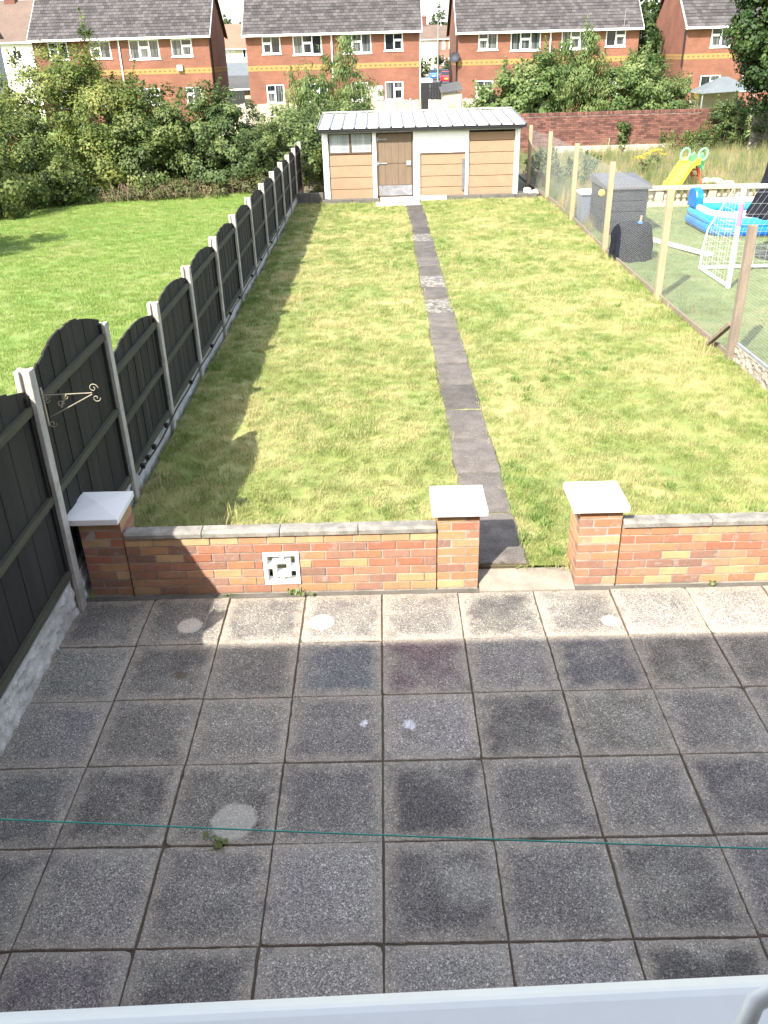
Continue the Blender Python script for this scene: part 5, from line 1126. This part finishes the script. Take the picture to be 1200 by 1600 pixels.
# ragwort and garden flowers
def ragwort(x, y, h, label, seed, n=26):
    t = thing('ragwort', (x, y, .06), label, 'flower', 'yellow ragwort plants'); rr = random.Random(seed); st_, fl, lf = MB(), MB(), []
    for k in range(7):
        a = rr.uniform(0, 6.28); l = rr.uniform(.05, .3); tp = (x+l*math.cos(a), y+l*math.sin(a), .06+h*rr.uniform(.8, 1.05)); st_.tube([(x, y, .03), (x+l*.3*math.cos(a), y+l*.3*math.sin(a), h*.5), tp], .007, 4)
        for j in range(n): fl.lathe([(.004, 0), (.022, .006)], (tp[0]+rr.gauss(0, .06), tp[1]+rr.gauss(0, .06), tp[2]+rr.gauss(0, .025)), 5)
    part('stems', st_, 'twig', t); part('flower_heads', fl, 'petal', t)
    foliage(t, [(x, y, h*.45, .18, .18, h*.4)], 240, .07, 'lf_wil', seed, ncl=20, csize=.1, name='leaves', branches=0, shoots=0)
ragwort(8.85, 24.8, .62, 'yellow flowering weed left of the slide, nearer the box', 1)
ragwort(9.45, 25.6, .66, 'yellow flowering weed just left of the slide top', 2)
ragwort(17.6, 46.5, 1.5, 'yellow flowering weed behind the old wall near the gazebo', 3)
ragwort(1.0, 40.5, 1.35, 'yellow flowers peeping above the shed roof, left clump', 4); ragwort(1.9, 40.7, 1.3, 'yellow flowers peeping above the shed roof beside the pale post', 5); ragwort(3.6, 40.5, 1.35, 'yellow flowers peeping above the shed roof, right clump', 6)
# little weeds in the patio joints
def sprig(x, y, z, s_, n, label, seed):
    t = thing('weed', (x, y, z), label, 'weed', 'small weeds rooted in paving joints'); rng = np.random.default_rng(seed)
    p = np.array([x, y, z+s_*.35])+rng.normal(size=(n, 3))*np.array([s_*.5, s_*.35, s_*.2]); nr = rng.normal(size=(n, 3))*.5+np.array([0, -.3, 1])
    obj('leaves', leafmesh('leaves', p-np.array([x, y, z]), nr, s_*.62, M['lf_ivy'], .7, rng=rng, tint=np.full(n, .95)), t)
    mb = MB()
    for q in p: mb.tube([(x, y, z-.01), tuple(q)], .0018, 4)
    part('stems', mb, 'lf_ivy', t)
sprig(-.72, .025, .0, .07, 7, 'leafy weed at the wall foot below the pierced block', 1)
sprig(-.655, .02, .0, .075, 6, 'rounder leafed weed at the wall foot, right of its neighbour', 4)
sprig(-.90, -2.44, -.01, .07, 16, 'small green weed in the patio joint by the pale round mark', 2)
sprig(-1.25, .03, .0, .035, 8, 'tiny weed at the wall foot in the fence shadow', 3)
sprig(2.68, .03, .0, .05, 12, 'tiny weed at the foot of the right brick wall', 5)
sprig(1.15, .27, .045, .04, 16, 'tuft of weed on the seam before the first path slab', 6)
# rubble beside the shed
for i, (x, y, s_) in enumerate(((4.38, 21.0, .13), (4.6, 20.75, .10), (4.45, 20.6, .08))):
    mb = MB().sphere((x, y, .10+s_*.5), s_, 6, rz=s_*.7); mb.v = [(v[0]+.05*noise.noise((v[0]*8, v[1]*8, v[2]*8)), v[1]+.05*noise.noise((v[0]*8+9, v[1]*8, v[2]*8)), v[2]+.04*noise.noise((v[0]*8, v[1]*8+7, v[2]*8))) for v in mb.v]
    solo('rubble', mb, 'stone', (x, y, .08), ('largest lump of rubble in gap right of the shed', 'middle lump of rubble against the wire fence', 'smallest lump of rubble by the shed kerb')[i], 'rubble', 'rubble beside the shed')
solo('broken_slab', MB().box(4.15, 4.62, 20.72, 21.3, .05, .12), 'pale', (4.4, 21, .05), 'broken pale slab lying in the gap right of the shed', 'slab', bevel=.01)

# ------------------------------------------------------------------ grass (uncountable)
def tuft(name, mtl, nb, r0, l0, l1, wd, lean, seed, flop=0.0):
    rr = random.Random(seed); mb = MB()
    for k in range(nb):
        a, d = rr.uniform(0, 6.28), r0*math.sqrt(rr.random()); x, y = d*math.cos(a), d*math.sin(a); L_ = rr.uniform(l0, l1); b = rr.uniform(0, 6.28); ln = lean*rr.uniform(.3, 1.3)
        if rr.random() < flop: ln = rr.uniform(1.1, 1.5)
        dx, dy = math.cos(b), math.sin(b); px, py = -dy*wd/2, dx*wd/2
        q1 = (x+dx*L_*.5*math.sin(ln*.7), y+dy*L_*.5*math.sin(ln*.7), L_*.5*math.cos(ln*.7)); q2 = (q1[0]+dx*L_*.5*math.sin(ln*1.25), q1[1]+dy*L_*.5*math.sin(ln*1.25), max(.004, q1[2]+L_*.5*math.cos(ln*1.25)))
        mb.add([(x-px, y-py, -.004), (x+px, y+py, -.004), (q1[0]+px*.8, q1[1]+py*.8, q1[2]), (q1[0]-px*.8, q1[1]-py*.8, q1[2]), q2], [(0, 1, 2, 3), (3, 2, 4)])
    o = bpy.data.objects.new(name, mb.mesh(name, M[mtl])); return o
def scatter(name, P_, scl, idx, src):
    me = bpy.data.meshes.new(name); n = len(P_); me.vertices.add(n); me.vertices.foreach_set('co', np.asarray(P_, dtype=np.float32).ravel())
    for nm, v in (('scl', scl), ('rot', RNG.uniform(0, 6.283, n))): a = me.attributes.new(nm, 'FLOAT', 'POINT'); a.data.foreach_set('value', np.asarray(v, dtype=np.float32))
    a = me.attributes.new('pick', 'INT', 'POINT'); a.data.foreach_set('value', np.asarray(idx, dtype=np.int32))
    o = obj(name, me, kind='stuff'); ng = bpy.data.node_groups.new(name, 'GeometryNodeTree'); md = o.modifiers.new('scatter', 'NODES')
    ng.interface.new_socket('Geometry', in_out='INPUT', socket_type='NodeSocketGeometry'); ng.interface.new_socket('Geometry', in_out='OUTPUT', socket_type='NodeSocketGeometry')
    N, L = ng.nodes, ng.links; gi, go = N.new('NodeGroupInput'), N.new('NodeGroupOutput'); jn = N.new('GeometryNodeJoinGeometry')
    for s_ in reversed(src):
        oi = N.new('GeometryNodeObjectInfo'); oi.inputs['Object'].default_value = s_; g2 = N.new('GeometryNodeGeometryToInstance'); L.new(oi.outputs['Geometry'], g2.inputs[0]); L.new(g2.outputs[0], jn.inputs[0])
    ip = N.new('GeometryNodeInstanceOnPoints'); L.new(gi.outputs[0], ip.inputs['Points']); L.new(jn.outputs[0], ip.inputs['Instance']); ip.inputs['Pick Instance'].default_value = True
    def named(nm, ty): a_ = N.new('GeometryNodeInputNamedAttribute'); a_.data_type = ty; a_.inputs['Name'].default_value = nm; return a_.outputs['Attribute']
    L.new(named('pick', 'INT'), ip.inputs['Instance Index']); cx = N.new('ShaderNodeCombineXYZ'); L.new(named('rot', 'FLOAT'), cx.inputs[2])
    L.new(cx.outputs[0], ip.inputs['Rotation']); L.new(named('scl', 'FLOAT'), ip.inputs['Scale']); L.new(ip.outputs[0], go.inputs[0]); md.node_group = ng
    return o
def field(x0, x1, y0, y1, dens, z=.085, amp=.012, keep=None):
    n = int((x1-x0)*(y1-y0)*dens); X, Y = RNG.uniform(x0, x1, n), RNG.uniform(y0, y1, n)
    if keep is not None: k = keep(X, Y); X, Y = X[k], Y[k]
    return np.array([(a, b, lawnz(a, b, z, amp)) for a, b in zip(X, Y)])
ts = [tuft('grass_tuft', 'grass', 46, .085, .025, .06, .0045, .75, 1, .35), tuft('grass_tuft', 'grass', 40, .085, .03, .075, .0042, .65, 2, .25), tuft('grass_tuft', 'grass', 44, .09, .02, .05, .0048, .9, 3, .5), tuft('grass_tuft', 'grass', 30, .07, .05, .11, .0045, .55, 4, .15)]
def off_path(X, Y): return (np.abs(X-.98) > .255) & ~((X > .7) & (X < 1.56) & (Y < .30))
A = field(-2.36, 4.74, .19, 6.5, 190, keep=off_path); B = field(-2.36, 4.74, 6.5, 20.0, 105, keep=off_path)
E_ = np.concatenate([field(1.205, 1.25, .3, 19.1, 260), field(.715, .76, .3, 19.1, 220), field(1.2, 1.58, .27, .9, 120), field(1.2, 1.56, .262, .30, 500), field(1.5, 1.6, .25, .5, 200), field(-2.37, -2.2, .3, 20, 60)])
pk = lambda n, p: RNG.choice(len(p), n, p=p)
PP = np.concatenate([A, B, E_]); nA = len(A)
gr = scatter('grass', PP, np.concatenate([RNG.uniform(.6, 1.0, nA), RNG.uniform(.75, 1.2, len(B)), RNG.uniform(.55, .95, len(E_))]), np.concatenate([pk(nA, [.32, .28, .3, .1]), pk(len(B), [.32, .28, .3, .1]), pk(len(E_), [.3, .4, .2, .1])]), ts)
tc_ = [tuft('clump_tuft', 'clump', 34, .09, .04, .10, .007, .7, 41, .2), tuft('clump_tuft', 'clump', 26, .07, .05, .12, .009, .8, 42, .2)]
def clumpy(X, Y): return off_path(X, Y) & (np.array([noise.noise((a*.55, b*.55, 3.1)) for a, b in zip(X, Y)]) > .22)
A = np.concatenate([field(-2.36, 4.74, .3, 20, 16, keep=clumpy), field(1.22, 1.55, .32, 2.2, 60), field(-2.36, -2.1, .3, 20, 14), field(4.45, 4.75, 4, 20, 14)])
scatter('grass_clumps', A, RNG.uniform(.6, 1.15, len(A)), pk(len(A), [.5, .5]), tc_)
A = np.concatenate([field(-2.35, -1.3, .35, 2.2, 12), field(4.4, 4.75, 5, 20, 12)]); scatter('straw_tufts', A, RNG.uniform(1.0, 1.7, len(A)), np.full(len(A), 3), ts)
tl = [tuft('lush_tuft', 'lushgrass', 40, .09, .02, .045, .005, .6, 11, .2), tuft('lush_tuft', 'lushgrass', 40, .09, .025, .05, .005, .5, 12, .15)]
A = field(-11.5, -2.5, 1.0, 22.6, 85); scatter('left_grass', A, RNG.uniform(.9, 1.5, len(A)), pk(len(A), [.5, .5]), tl)
tt = [tuft('turf_tuft', 'turf', 36, .09, .012, .03, .005, .6, 21, .2)]
A = field(4.75, 11.0, 3.0, 17.9, 70, .08); scatter('right_grass', A, RNG.uniform(.9, 1.4, len(A)), np.zeros(len(A)), tt)
tw = [tuft('weed_tuft', 'weed', 30, .14, .15, .55, .007, .35, 31, .1), tuft('weed_tuft', 'weed', 24, .14, .25, .75, .006, .3, 32, .05), tuft('weed_tuft', 'weed', 30, .16, .1, .4, .010, .6, 33, .2)]
A = np.concatenate([field(4.9, 15.5, 18.3, 31.6, 16, .10), field(4.85, 5.5, 15.0, 20.5, 30, .09), field(4.80, 4.98, 5.6, 18, 11, .09), field(4.9, 15, 36.5, 39.5, 4, .08), field(13.8, 19, 40, 46, 7, .08)])
sc = RNG.uniform(.4, 1.0, len(A)); sc[(A[:, 1] > 40)] *= 2.0; sc[(A[:, 1] < 18)] *= .7; scatter('tall_weeds', A, sc, pk(len(A), [.4, .3, .3]), tw)
